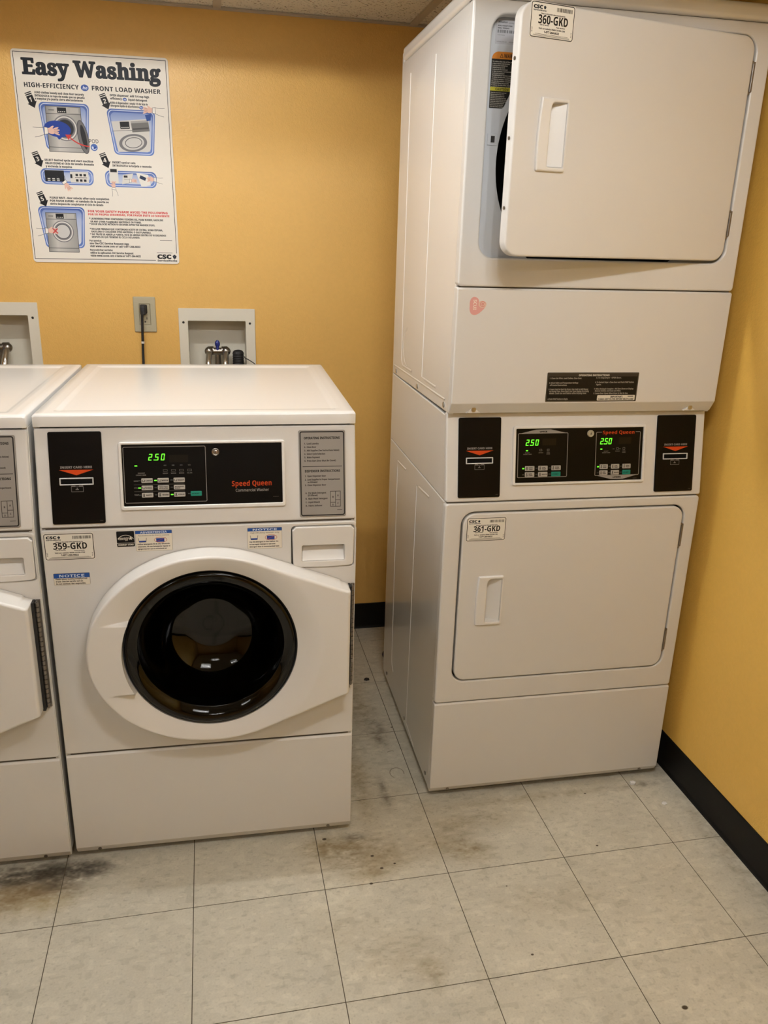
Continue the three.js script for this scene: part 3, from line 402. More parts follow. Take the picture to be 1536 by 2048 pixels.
// ───────────────────────── stacked dryers ─────────────────────────
const DA = -0.01531, SW = 11.8 * Math.PI / 180;
{
  const t = thing('stacked_dryer', 'tall white double-stacked tumble dryer with its upper door ajar, beside the right wall', 'dryer');
  const sideG = (pts, x, mirror) => { const s = new THREE.Shape(); pts.forEach(([d, y], i) => (i ? s.lineTo(d, y) : s.moveTo(d, y))); s.closePath(); const g = slab(s, 0.012, 0.0024, 0, 3); g.rotateY(-Math.PI / 2); g.computeBoundingBox(); g.translate(x - g.boundingBox.min.x, 0, 0); return g; };
  const XL = 0.002, XR = W - 0.014;
  const ribs = (parent, list) => { for (const pts of list) { const g = polyTube(pts.map(([y, d]) => [0, y, d]), 0.0038, 8); g.scale(0.4, 1, 1); g.translate(XL + 0.0002, 0, 0); part('pressed_rib', g, M.side, parent); } };
  // lower cabinet
  const lowPts = [[-0.677, 0.0205], [-0.018, 0.0205], [-0.018, 0.863], [-0.677, 0.863]];
  const ls = part('side_panel', sideG(lowPts, XL), M.side, t); part('side_panel', sideG(lowPts, XR), M.side, t);
  ribs(ls, [[[0.824, -0.444], [0.819, -0.565], [0.125, -0.548], [0.105, -0.52]], [[0.828, -0.163], [0.819, -0.306], [0.046, -0.312], [0.03, -0.20]]]);
  for (const d of [-0.618, -0.338, -0.060]) part('screw', screwHead(XL - 0.0010, 0.044, d, 'x', 0.0065), M.nickel, ls);
  // fascia-height cabinet
  const midPts = [[-0.677, 0.8655], [-0.016, 0.8655], [-0.050, 1.0725], [-0.677, 1.0725]];
  part('side_panel', sideG(midPts, XL), M.side, t); part('side_panel', sideG(midPts, XR), M.side, t);
  // upper cabinet with its bottom flange
  const upPts = [[-0.677, 1.0745], [-0.020, 1.0805], [-0.020, 1.934], [-0.677, 1.934]];
  const us = part('side_panel', sideG(upPts, XL), M.side, t); part('side_panel', sideG(upPts, XR), M.side, t);
  ribs(us, [[[1.118, -0.425], [1.116, -0.563], [1.892, -0.571]], [[1.121, -0.152], [1.121, -0.303], [1.888, -0.300]]]);
  { const g = tube(Array.from({ length: 13 }, (_, i) => { const a = (105 + i * 13) * Math.PI / 180; return [0, 1.176 + 0.055 * Math.sin(a), -0.476 + 0.068 * Math.cos(a)]; }), 0.003, 40, 8); g.scale(0.35, 1, 1); g.translate(XL + 0.0002, 0, 0); part('pressed_rib', g, M.side, us); }
  part('flange_lip', (() => { const g = polyTube([[0, 1.1005, -0.664], [0, 1.1075, -0.062]], 0.003, 8); g.scale(0.5, 1, 1); g.translate(XL, 0, 0); return g; })(), M.side, us);
  for (const [y, d] of [[1.0865, -0.631], [1.0895, -0.346], [1.0935, -0.069]]) part('screw', screwHead(XL - 0.0010, y, d, 'x', 0.0075), M.steel, us);
  part('back_panel', merge([box(0.004, 0.021, -0.690, W - 0.004, 1.96, -0.677)]), M.side, t);
  part('top_panel', box(0.0005, 1.9372, -0.678, W - 0.0005, 1.9745, -0.0005, 0.012), M.side, t);
  for (const b of [[0.016, 0.0205, -0.67, W - 0.016, 0.03, -0.03], [0.016, 1.074, -0.67, W - 0.016, 1.080, -0.035], [0.006, 0.29, -0.05, W - 0.006, 0.315, -0.008], [0.006, 0.855, -0.05, W - 0.006, 0.872, -0.008], [0.006, 1.364, -0.05, W - 0.006, 1.38, -0.008], [0.006, 1.928, -0.05, W - 0.006, 1.945, -0.008], [0.03, 0.35, -0.06, W - 0.03, 0.855, -0.032]]) part('inner_brace', box(...b), M.seam, t);
  for (const [x, z] of [[0.05, -0.06], [W - 0.05, -0.06], [0.05, -0.62], [W - 0.05, -0.62]]) part('levelling_foot', merge([cyl(0.02, 0.022, 0.012, 18, 'y', x, 0.006, z), cyl(0.007, 0.007, 0.03, 10, 'y', x, 0.02, z)]), M.rubber, t);
  // kick panel
  const kick = part('kick_panel', profileX([[-0.026, 0.3025], [-0.026, 0.0225], [-0.011, 0.0205], [-0.0095, 0.021], [0, 0.037], [0, 0.298], [-0.0035, 0.3025]], 0.0005, W - 0.0005, 0.0025), M.enamel, t);
  for (const x of [0.052, 0.630]) part('screw', screwHead(x, 0.0290, -0.0035), M.nickel, kick);
  // lower front frame and closed door
  const frame = (y0, y1, oy0, oy1, thick) => { const s = rrect(0.0005, y0, W - 0.0005, y1, 0.009); s.holes.push(rrect(0.0435, oy0, 0.6465, oy1, 0.034, THREE.Path)); return slab(s, thick, 0.0045, 0, 4, 12); };
  part('front_panel', frame(0.3055, 0.8625, 0.3665, 0.8395, 0.026), M.enamel, t);
  const DX0 = 0.0480, DX1 = 0.6420;
  function dryerDoor(y0, y1, hx0, hy0, front, thick, pose) {
    const s = rrect(DX0, y0, DX1, y1, 0.031); const H = [hx0 + 0.0270, hy0 + 0.0085, hx0 + 0.0655, hy0 + 0.128]; s.holes.push(rrect(...H, 0.004, THREE.Path));
    const d = part('door', pose(slab(s, thick, 0.0045, front, 4, 12)), M.enamel, t);
    // handle plate with a cut-out, bowed grip edge on the left
    const hs = new THREE.Shape(); hs.moveTo(hx0 + 0.005, hy0); hs.lineTo(hx0 + 0.066, hy0); hs.quadraticCurveTo(hx0 + 0.070, hy0, hx0 + 0.070, hy0 + 0.004); hs.lineTo(hx0 + 0.070, hy0 + 0.132); hs.quadraticCurveTo(hx0 + 0.070, hy0 + 0.136, hx0 + 0.066, hy0 + 0.136); hs.lineTo(hx0 + 0.004, hy0 + 0.136); hs.quadraticCurveTo(hx0 - 0.0030, hy0 + 0.068, hx0 + 0.001, hy0 + 0.004); hs.quadraticCurveTo(hx0 + 0.001, hy0, hx0 + 0.005, hy0); hs.closePath();
    const hole = new THREE.Path(); const [a, b, c, e] = H; hole.moveTo(a, b + 0.004); hole.quadraticCurveTo(a, b, a + 0.004, b); hole.lineTo(c - 0.002, b); hole.lineTo(c, b + 0.002); hole.lineTo(c, e - 0.002); hole.lineTo(c - 0.002, e); hole.lineTo(a + 0.012, e); hole.quadraticCurveTo(a, e, a, e - 0.018); hole.closePath(); hs.holes.push(hole);
    const hd = part('door_handle', pose(slab(hs, 0.009, 0.0035, front + 0.0065, 4, 10)), M.plastic, d);
    part('handle_pocket', pose(pullWedge(a + 0.0005, b + 0.0005, c - 0.0005, e - 0.0005, front + 0.0032, 0.021, 'left')), M.plastic, hd);
    return d;
  }
  const same = (g) => g;
  const d1 = dryerDoor(0.3705, 0.8355, 0.0935, 0.5315, 0.0015, 0.022, same);
  part('asset_sticker', plate(0.0570, 0.7632, 0.1590, 0.8250, 0.0021, 0.0012, 0.002, 0.0001), printMat(assetTex('361-GKD', 8)), d1, 'white service sticker reading 361-GKD');
  const hinge = (y0, y1) => merge([box(0.6405, y0, -0.004, 0.6440, y1, 0.0005), box(0.6442, y0 + 0.006, -0.003, 0.6480, y1 - 0.002, 0.0012), cyl(0.0026, 0.0026, y1 - y0 - 0.012, 8, 'y', 0.6442, (y0 + y1) / 2, 0.0005)]);
  for (const [a, b] of [[0.7189, 0.789], [0.414, 0.4849]]) part('door_hinge', hinge(a, b), M.hinge, t);
  // sloping control fascia with two card readers and the double display
  const F = tilt(0.8660, Math.atan(0.034 / 0.2085)), Y = F.y, C = (g) => F.put(g);
  const fas = part('control_fascia', C(slab(rrect(0.0005, Y(0.8665), W - 0.0005, Y(1.0830), 0.006), 0.018, 0.004, 0, 4)), M.enamel, t);
  for (const [a, b] of [[0.0302, 0.1370], [0.5497, 0.6562]]) { const cr = part('card_reader', C(plate(a, Y(0.8770), b, Y(1.0690), 0.0035, 0.006, 0.004, 0.0012)), cardMat, fas); cardParts(cr, C, a, Y(0.8770), b, Y(1.0690)); }
  const fr = rrect(0.1680, Y(0.9035), 0.5190, Y(1.0475), 0.006); fr.holes.push(rrect(0.1755, Y(0.9095), 0.5122, Y(1.0405), 0.002, THREE.Path));
  part('display_frame', C(slab(fr, 0.007, 0.002, 0.0055, 3)), M.plastic, fas);
  const dx0 = 0.1750, dx1 = 0.5127, dy0 = Y(0.9093), dy1 = Y(1.0408), dw = dx1 - dx0, dh = dy1 - dy0;
  const dispTex = tex(1600, 700, (g, w, h) => {
    g.fillStyle = '#040404'; g.fillRect(0, 0, w, h); const edge = '#918c86', grey = '#7b7772';
    g.strokeStyle = edge; g.lineWidth = 7; cRR(g, 34, 62, 610, 570, 12); g.stroke(); g.fillStyle = edge; g.beginPath(); g.moveTo(40, 66); g.lineTo(250, 14); g.lineTo(430, 14); g.lineTo(640, 66); g.fill(); fitText(g, 'UPPER', 292, 52, 94, 26, SANS, INK);
    cRR(g, 1002, 62, 562, 570, 12); g.stroke(); g.fillStyle = '#040404'; g.fillRect(1072, 40, 430, 46); g.fillStyle = edge; g.beginPath(); g.moveTo(1006, 628); g.lineTo(1210, 684); g.lineTo(1360, 684); g.lineTo(1560, 628); g.fill(); fitText(g, 'LOWER', 1232, 668, 104, 28, SANS, INK);
    fitText(g, 'Speed Queen', 1080, 88, 412, 60, SANS, '#b4401d');
    g.fillStyle = '#1b150c'; g.fillRect(330, 132, 170, 88); g.fillRect(1290, 132, 160, 88);
    for (const o of [0, 985]) { const s = o ? 0.95 : 1; fitText(g, 'START', 118 + o * 1, 318, 60, 16, SANS, grey); fitText(g, 'INSERT CARD', 98 + o, 338, 104, 18, SANS, grey); g.strokeStyle = grey; g.lineWidth = 4; g.strokeRect(300 + o * 0.98, 268, 26, 24); g.strokeRect(392 + o * 0.97, 268, 26, 28); fitText(g, 'DRYING', 286 + o * 0.98, 320, 58, 16, SANS, grey); fitText(g, 'COOL', 386 + o * 0.97, 320, 42, 16, SANS, grey); fitText(g, 'DOWN', 384 + o * 0.97, 338, 44, 16, SANS, grey); }
    g.fillStyle = '#5b5651'; g.fillRect(1492, 676, 50, 4);
  });
  const disp = part('control_display', C(plate(dx0, dy0, dx1, dy1, 0.001, 0.004, 0.001, 0.0002)), panelMat(dispTex), fas);
  const U = (u) => dx0 + u * dw, V = (v) => dy1 - v * dh;
  const greenTex = printMat(buttonTex(['START'], null, '#1c7f6c', '#0d3f36'), 0.5);
  for (const [u0, k, v0] of [[0.065, 1, 0], [0.645, 0.90, 0.0]]) {
    [['2', 0], ['5', 0.0375], ['0', 0.073]].forEach(([c, u]) => part('display_digit', C((() => { const g = digit(c, U(u0 + 0.012 + u * k), V(0.315), 0.0150, 0.0078); g.translate(0, 0, 0.001); return g; })()), M.led, disp));
    part('decimal_point', C(box(U(u0 + 0.012 + 0.030 * k) + 0.0010, V(0.315), 0.001, U(u0 + 0.012 + 0.030 * k) + 0.0030, V(0.315) + 0.0024, 0.0016)), M.led, disp);
    const led = (u, v, on) => part(on ? 'lit_indicator' : 'indicator', C(box(U(u) - 0.0026, V(v) - 0.0014, 0.001, U(u) + 0.0026, V(v) + 0.0014, 0.0018, 0.0006)), on ? M.led : M.ledOff, disp);
    led(u0 + 0.024, 0.405, true); led(u0 + 0.135 * k, 0.405, false); led(u0 + 0.19 * k, 0.405, false);
    [[['HIGH', 'TEMP'], ['LOW', 'TEMP'], ['PERM', 'PRESS']], [['MED', 'TEMP'], ['DELICATES'], null]].forEach((r, j) => r.forEach((wd, i) => { const u = u0 + 0.048 + i * 0.102 * k, v = 0.735 + j * 0.115; const g = C(plate(U(u) - 0.0122 * k, V(v) - 0.0058, U(u) + 0.0122 * k, V(v) + 0.0058, 0.0028, 0.0028, 0.0015, 0.0006)); if (wd) part('push_button', g, buttonMat(wd, 'thermo'), disp); else part('start_button', g, greenTex, disp); led(u - 0.049 * k, v, i === 0 && j === 0); }));
  }
  keyLock(disp, C, 0.3700, Y(1.0265), M.ivory);
  // upper access panel with its chamfered lower edge
  const acc = part('access_panel', profileX([[-0.03, 1.3715], [-0.03, 1.0845], [-0.020, 1.0830], [-0.0175, 1.0836], [-0.0006, 1.1085], [0, 1.1110], [0, 1.3675], [-0.004, 1.3715]], 0.0005, W - 0.0005, 0.003), M.enamel, t);
  for (const x of [0.0588, 0.6212]) { const s = new THREE.Shape(); s.moveTo(x - 0.017, 1.0850); s.lineTo(x + 0.017, 1.0850); s.quadraticCurveTo(x + 0.006, 1.092, x + 0.004, 1.1000); s.lineTo(x - 0.004, 1.1000); s.quadraticCurveTo(x - 0.006, 1.092, x - 0.017, 1.0850); const b = part('screw_boss', slab(s, 0.008, 0.0008, -0.0095), M.enamel, acc); part('screw', screwHead(x, 1.0935, -0.0090, 'z', 0.006), M.steel, acc); }
  const insTex = tex(860, 256, (g, w, h) => {
    g.fillStyle = '#17120c'; g.fillRect(0, 0, w, h); g.strokeStyle = '#57503f'; g.lineWidth = 5; g.strokeRect(6, 6, w - 12, h - 12); g.fillStyle = '#3a332a'; g.fillRect(12, 10, w - 24, 24); fitText(g, 'OPERATING INSTRUCTIONS', 290, 31, 290, 22, SANS, '#c8c2b6');
    const ink = '#9c968a'; [['1. Clean Lint Filter, Load Clothes, Close Door.', 22, 56, 300], ['2. Select Fabric and Temperature Settings', 22, 96, 270], ['off Control Instructions.', 30, 116, 160], ['3. Insert Card to Start Up Dryer. Use Card to Add Money', 22, 152, 370], ['on Drying Time. Press Start. Use Time Display for drying', 30, 170, 370], ['shown. Load size and fabrics affect drying time.', 30, 188, 350], ['4. Push START Button to Begin.', 22, 238, 190], ['5. To Stop Dryer - OPEN Door.', 456, 52, 240], ['6. To Restart Dryer - Close Door and Push START Button', 450, 92, 370], ['Again.', 462, 112, 50], ['7. When Drying Is Complete - NO Time Shows on Display.', 446, 150, 380], ['Remove Clothes and Clean Lint Filter.', 456, 168, 250], ['8. Leave Door Open When Dryer Is Not In Use.', 446, 190, 330]].forEach(([s, x, y, ww]) => fitText(g, s, x, y, ww, 17, SANS, ink));
    g.fillStyle = '#d8d2c4'; cRR(g, 484, 200, 362, 48, 8); g.fill(); fitText(g, 'IMPORTANT:', 610, 222, 120, 22, SANS, INK); fitText(g, 'CLEAN LINT FILTER BEFORE EACH LOAD', 494, 242, 340, 18, SANS, INK); g.fillStyle = INK; g.fillRect(776, 208, 54, 7);
  });
  part('instruction_sticker', plate(0.2322, 1.1120, 0.4668, 1.1818, 0.0006, 0.0012, 0.002, 0.0001), printMat(insTex, 0.5), acc, 'black OPERATING INSTRUCTIONS sticker');
  { const s = new THREE.Shape(); const hx = 0.0500, hy = 1.3320; s.moveTo(-0.008, -0.0195); s.bezierCurveTo(-0.017, -0.0195, -0.020, -0.010, -0.019, 0.000); s.bezierCurveTo(-0.021, 0.012, -0.016, 0.0205, -0.009, 0.0200); s.bezierCurveTo(0.000, 0.0195, 0.002, 0.013, 0.0025, 0.009); s.bezierCurveTo(0.006, 0.0135, 0.017, 0.012, 0.0195, 0.006); s.bezierCurveTo(0.021, 0.000, 0.014, -0.007, 0.007, -0.013); s.bezierCurveTo(0.002, -0.0175, -0.003, -0.0200, -0.008, -0.0195);
    const g = slab(s, 0.001, 0.0001, 0.0005, 1, 12); uvBox(g, -0.021, -0.021, 0.021, 0.021); g.translate(hx, hy, 0);
    part('heart_sticker', g, printMat(tex(256, 256, (c) => { c.fillStyle = '#d99f98'; c.fillRect(0, 0, 256, 256); c.fillStyle = '#dcbaa9'; c.beginPath(); c.ellipse(196, 100, 62, 52, 0, 0, 7); c.fill(); c.save(); c.translate(62, 40); c.rotate(Math.PI / 2); line(c, 'SCUI', 0, 0, 62, SANS, '#eadfd2'); c.restore(); c.strokeStyle = '#cf8580'; c.lineWidth = 9; c.beginPath(); c.arc(196, 100, 34, 0.6, 6.0); c.stroke(); c.beginPath(); c.arc(196, 100, 13, 0, 7); c.stroke(); })), acc, 'faded pink heart sticker'); }
  // upper front frame, bulkhead with the drum mouth, labels inside, door ajar
  part('front_panel', frame(1.3745, 1.9360, 1.4370, 1.9110, 0.030), M.enamel, t);
  { const s = rrect(0.020, 1.35, W - 0.020, 1.9265, 0.01); const h = new THREE.Path(); h.absarc(0.345, 1.635, 0.265, 0, Math.PI * 2, true); s.holes.push(h); const bk = part('bulkhead', slab(s, 0.004, 0.0008, -0.0305, 2, 64), M.inner, t);
    part('door_latch', merge([box(0.0565, 1.668, -0.0305, 0.0790, 1.691, -0.0285, 0.001)]), M.inner, bk); part('latch_slot', merge([box(0.0640, 1.6735, -0.029, 0.0725, 1.6865, -0.0278), box(0.0660, 1.6745, -0.029, 0.0675, 1.6855, -0.0272)]), M.dark, bk);
    const ws = new THREE.Shape(); ws.moveTo(0.0560, 1.7408); ws.lineTo(0.0830, 1.7408); ws.quadraticCurveTo(0.0880, 1.7410, 0.0905, 1.7480); ws.lineTo(0.1050, 1.7795); ws.lineTo(0.1250, 1.7990); ws.lineTo(0.1250, 1.8480); ws.lineTo(0.0690, 1.8480); ws.quadraticCurveTo(0.0560, 1.8460, 0.0555, 1.8330); ws.closePath();
    part('warning_label', uvBox(slab(ws, 0.001, 0.0001, -0.0298, 1), 0.0555, 1.7408, 0.125, 1.848), printMat(tex(420, 640, (g, w, h) => { g.fillStyle = '#15110d'; g.fillRect(0, 0, w, h); g.fillStyle = '#c77a23'; g.fillRect(0, 0, w, 82); fitText(g, 'WARNING', 160, 66, 240, 60, SANS, '#20150a'); g.strokeStyle = '#20150a'; g.lineWidth = 6; g.beginPath(); g.moveTo(108, 64); g.lineTo(128, 24); g.lineTo(148, 64); g.closePath(); g.stroke(); const r = R1(4); for (let i = 0; i < 15; i++) { g.fillStyle = 'rgba(200,194,182,0.75)'; fitText(g, ['To reduce the risk of fire, electric shock', 'or injury to persons, read instructions', 'Do not dry articles containing foam', 'FLAMMABLE fumes may cause fire'][i % 4], 12, 118 + i * 22, 150 + r() * 240, 17, SANS, 'rgba(196,190,178,0.8)'); } g.fillStyle = '#b7ae2c'; g.fillRect(0, 398, w, 44); fitText(g, 'CAUTION', 70, 434, 180, 40, SANS, '#20190a'); for (let i = 0; i < 9; i++) fitText(g, ['Clean lint screen before each load', 'Keep area around vent clear of lint', 'Close door before starting dryer'][i % 3], 12, 468 + i * 20, 150 + r() * 80, 16, SANS, 'rgba(196,190,178,0.8)'); })), bk, 'black warning label with an orange and a yellow band');
    part('rating_label', plate(0.0605, 1.8625, 0.1300, 1.9080, -0.0298, 0.001, 0.001, 0.0001), printMat(tex(420, 280, (g, w, h) => { g.fillStyle = '#b9bac0'; g.fillRect(0, 0, w, h); fitText(g, 'Alliance', 24, 44, 120, 32, 'italic bold $px sans-serif', '#333'); fitText(g, 'Laundry Systems', 160, 46, 150, 20, REG, '#555'); fitText(g, 'MODEL STGNXASP113TW01', 22, 82, 190, 18, SANS, '#444'); fitText(g, 'SERIAL  1903024410', 22, 108, 150, 18, SANS, '#444'); barcode(g, 24, 122, 300, 34, 17, '#444'); fitText(g, 'PATENT PENDING', 24, 186, 96, 15, REG, '#555'); fitText(g, 'SUITABLE FOR USE', 18, 262, 130, 16, REG, '#555'); fitText(g, 'HOUSEHOLD', 180, 262, 90, 16, REG, '#555'); })), bk, 'pale rating label with a bar code');
  }
  part('drum', (() => { const g = lathe([[0.266, -0.033], [0.268, -0.06], [0.30, -0.075], [0.305, -0.60], [0.29, -0.61], [0.0001, -0.61]], 72); g.translate(0.345, 1.635, 0); return g; })(), M.dark, t);
  const swing = (g) => { g.translate(-0.6435, 0, 0); g.rotateY(SW); g.translate(0.6435, 0, 0.001); return g; };
  const d2 = dryerDoor(1.4430, 1.9080, 0.1030, 1.6100, 0.0, 0.026, swing);
  part('asset_sticker', swing(plate(0.0680, 1.8468, 0.1682, 1.9083, 0.0006, 0.0012, 0.002, 0.0001)), printMat(assetTex('360-GKD', 15)), d2, 'white service sticker reading 360-GKD');
  for (const y of [1.810, 1.668, 1.537]) part('screw', swing(screwHead(DX0 - 0.0002, y, -0.0125, 'x', 0.0038)), M.nickel, d2);
  for (const [a, b] of [[1.7946, 1.8616], [1.4924, 1.5552]]) part('door_hinge', hinge(a, b), M.hinge, t);
  centred(t); t.position.set(...along(0.9163, 1.0610, DA, W / 2)); t.rotation.y = DA;
}

// ───────────────────────── on the back wall ─────────────────────────
{ // poster
  const pw = 0.4484, ph = 0.5993, W2 = 1200, H2 = 1604;
  const pt = tex(W2, H2, (g, w, h) => {
    const X = (f) => f * w, Y = (f) => f * h; g.fillStyle = '#e6e1d8'; g.fillRect(0, 0, w, h);
    g.strokeStyle = '#1b1c22'; g.lineWidth = 4; g.beginPath(); g.moveTo(X(0.835), Y(0.982)); g.lineTo(X(0.012), Y(0.982)); g.lineTo(X(0.014), Y(0.012)); g.lineTo(X(0.984), Y(0.012)); g.lineTo(X(0.984), Y(0.945)); g.stroke();
    // title with a light-edged dark face
    g.save(); g.font = 'bold 150px serif'; const tw = g.measureText('Easy Washing').width; g.translate(X(0.060), Y(0.108)); g.scale(X(0.885) / tw, 1.02); g.lineJoin = 'round'; g.fillStyle = '#0d0f14'; g.strokeStyle = '#0d0f14'; g.lineWidth = 11; g.strokeText('Easy Washing', 0, 0); g.fillText('Easy Washing', 0, 0); g.fillStyle = '#141a24'; g.fillText('Easy Washing', 0, 0); g.restore();
    fitText(g, 'HIGH-EFFICIENCY', X(0.060), Y(0.1665), X(0.348), 46, SANS, '#1f2024'); fitText(g, 'FRONT LOAD WASHER', X(0.488), Y(0.1665), X(0.452), 46, SANS, '#1f2024');
    const he = (x, y, r) => { g.fillStyle = '#3d58a0'; g.beginPath(); g.ellipse(x, y, r * 1.25, r, 0, 0, 7); g.fill(); line(g, 'he', x, y + r * 0.45, r * 1.3, 'italic bold $px sans-serif', '#dfe6f4', 'center'); }; he(X(0.446), Y(0.157), 24);
    const frame = (x0, y0, x1, y1, x2, x3, r) => { // blue rounded frame, a little narrower at the foot
      const path = (m) => { g.beginPath(); const P = [[x0 + m, y0 + m], [x1 - m, y0 + m], [x3 - m, y1 - m], [x2 + m, y1 - m]].map(([a, b]) => [X(0) + a, b]); const mid = [(P[0][0] + P[1][0]) / 2, P[0][1]]; g.moveTo(...mid); for (let i = 1; i <= 4; i++) { const p = P[i % 4], q = P[(i + 1) % 4]; g.arcTo(p[0], p[1], q[0], q[1], r); } g.lineTo(...mid); g.closePath(); };
      path(0); const gr = g.createLinearGradient(x0, y0, x0, y1); gr.addColorStop(0, '#40599f'); gr.addColorStop(0.35, '#7f93c9'); gr.addColorStop(1, '#5f7abf'); g.fillStyle = gr; g.fill(); g.strokeStyle = '#5d78b8'; g.lineWidth = 5; g.stroke(); path(9); g.strokeStyle = '#c9d3e8'; g.lineWidth = 6; g.stroke();
      path(24); const g2 = g.createLinearGradient(x0, y0, x0, y1); g2.addColorStop(0, '#6f86c0'); g2.addColorStop(0.3, '#a9b6d6'); g2.addColorStop(1, '#d3d7dc'); g.fillStyle = g2; g.fill(); };
    const tinyWasher = (x0, y0, x1, y1, open) => { const ww = x1 - x0, hh = y1 - y0; const gr = g.createLinearGradient(x0, 0, x1, 0); gr.addColorStop(0, '#8b8a88'); gr.addColorStop(0.3, '#c4c2be'); gr.addColorStop(1, '#9b9a98'); g.fillStyle = gr; g.fillRect(x0, y0, ww, hh); g.strokeStyle = '#4c4c4e'; g.lineWidth = 4; g.strokeRect(x0, y0, ww, hh); g.beginPath(); g.moveTo(x0, y0 + hh * 0.16); g.lineTo(x1, y0 + hh * 0.16); g.moveTo(x0, y0 + hh * 0.9); g.lineTo(x1, y0 + hh * 0.9); g.stroke(); g.fillStyle = '#1a1b1f'; g.fillRect(x0 + ww * 0.33, y0 + hh * 0.02, ww * 0.26, hh * 0.12); g.fillStyle = '#cfcfca'; for (let i = 0; i < 4; i++) g.fillRect(x0 + ww * (0.36 + i * 0.055), y0 + hh * 0.1, ww * 0.035, hh * 0.02); g.fillStyle = '#6d6c6b'; g.fillRect(x0 + ww * 0.08, y0 + hh * 0.07, ww * 0.16, hh * 0.025); g.fillStyle = '#b6b4b0'; g.fillRect(x0 + ww * 0.7, y0 + hh * 0.02, ww * 0.24, hh * 0.11);
      const cx = x0 + ww * 0.52, cy = y0 + hh * 0.47, r = ww * 0.36; g.fillStyle = '#77767a'; g.beginPath(); g.arc(cx, cy, r, 0, 7); g.fill(); g.strokeStyle = '#d6d4d0'; g.lineWidth = 10; g.beginPath(); g.arc(cx, cy, r * 0.86, 0, 7); g.stroke(); g.fillStyle = open ? '#2c2d31' : '#c9c8c6'; g.beginPath(); g.arc(cx, cy, r * 0.66, 0, 7); g.fill(); g.strokeStyle = '#47474b'; g.lineWidth = 5; g.stroke(); return [cx, cy, r]; };
    const hand = (x, y, s, flip) => { g.save(); g.translate(x, y); g.scale(s * (flip ? -1 : 1), s); g.fillStyle = '#e0b9aa'; g.beginPath(); g.ellipse(0, 0, 30, 20, 0.2, 0, 7); g.fill(); for (let i = 0; i < 4; i++) { g.beginPath(); g.ellipse(30 + (i % 2) * 6, -16 + i * 11, 22, 6, 0.25 * (i - 1.5), 0, 7); g.fill(); } g.beginPath(); g.ellipse(4, -22, 18, 7, -0.6, 0, 7); g.fill(); g.strokeStyle = '#7a5a50'; g.lineWidth = 2; for (let i = 0; i < 3; i++) { g.beginPath(); g.moveTo(18, -10 + i * 11); g.lineTo(44, -12 + i * 11); g.stroke(); } g.fillStyle = '#e9e6e0'; g.strokeStyle = '#44444a'; g.lineWidth = 2.5; g.beginPath(); g.moveTo(-22, -20); g.lineTo(-44, -24); g.lineTo(-46, 24); g.lineTo(-20, 20); g.closePath(); g.fill(); g.stroke(); g.beginPath(); g.moveTo(-46, -22); g.quadraticCurveTo(-80, -14, -120, -20); g.moveTo(-46, 24); g.quadraticCurveTo(-80, 40, -112, 44); g.stroke(); g.restore(); };
    const arrow = (n, x, y) => { g.save(); g.translate(x, y); g.rotate(-0.36); g.scale(0.9, 0.86); g.fillStyle = '#15161a'; g.fillRect(-28, 0, 56, 8); g.fillRect(-28, 14, 56, 10); g.fillRect(-28, 30, 56, 62); g.beginPath(); g.moveTo(-42, 90); g.lineTo(42, 90); g.lineTo(0, 140); g.fill(); g.rotate(0.12); line(g, n, 6, 84, 54, SANS, '#e6e1d8', 'center'); g.restore(); };
    const txt = (s, x, y, ww, size = 21) => fitText(g, s, X(x), Y(y), X(ww), size, SANS, '#24252a');
    txt('LOAD clothes loosely and close door securely', 0.122, 0.193, 0.315); txt('INTRODUZCA la ropa de modo que no pesada', 0.122, 0.207, 0.318); txt('a maquina y la puerta cierra adecuadamente', 0.122, 0.221, 0.305);
    txt('OPEN dispenser, add 1/4 cup high', 0.604, 0.188, 0.258); txt('efficiency', 0.606, 0.203, 0.075); he(X(0.70), Y(0.2005), 13); txt('liquid detergent', 0.722, 0.205, 0.125); txt('ABRA el dispensador y anada 1/4 de taza de', 0.604, 0.222, 0.245); txt('detergente liquido de alta eficiencia', 0.604, 0.236, 0.185); he(X(0.805), Y(0.2345), 13);
    frame(X(0.140), Y(0.232), X(0.462), Y(0.448), X(0.168), X(0.434), 34); { const [cx, cy, r] = tinyWasher(X(0.182), Y(0.248), X(0.405), Y(0.458), true); g.fillStyle = '#6b6a6c'; g.strokeStyle = '#333338'; g.lineWidth = 4; g.beginPath(); g.ellipse(X(0.408), Y(0.385), X(0.032), Y(0.078), -0.15, 0, 7); g.fill(); g.stroke(); g.fillStyle = '#26272b'; g.beginPath(); g.ellipse(X(0.412), Y(0.385), X(0.016), Y(0.058), -0.15, 0, 7); g.fill(); g.fillStyle = '#1f3e95'; g.beginPath(); g.ellipse(X(0.247), Y(0.352), X(0.086), Y(0.038), 0.1, 0, 7); g.fill(); g.beginPath(); g.moveTo(X(0.22), Y(0.37)); g.lineTo(X(0.25), Y(0.402)); g.lineTo(X(0.32), Y(0.362)); g.fill(); hand(X(0.205), Y(0.362), 1.15, false);
      g.strokeStyle = '#c23a38'; g.fillStyle = '#c23a38'; g.lineWidth = 9; g.beginPath(); g.moveTo(X(0.445), Y(0.428)); g.quadraticCurveTo(X(0.37), Y(0.425), X(0.315), Y(0.385)); g.stroke(); g.beginPath(); g.moveTo(X(0.292), Y(0.376)); g.lineTo(X(0.333), Y(0.376)); g.lineTo(X(0.312), Y(0.402)); g.fill(); }
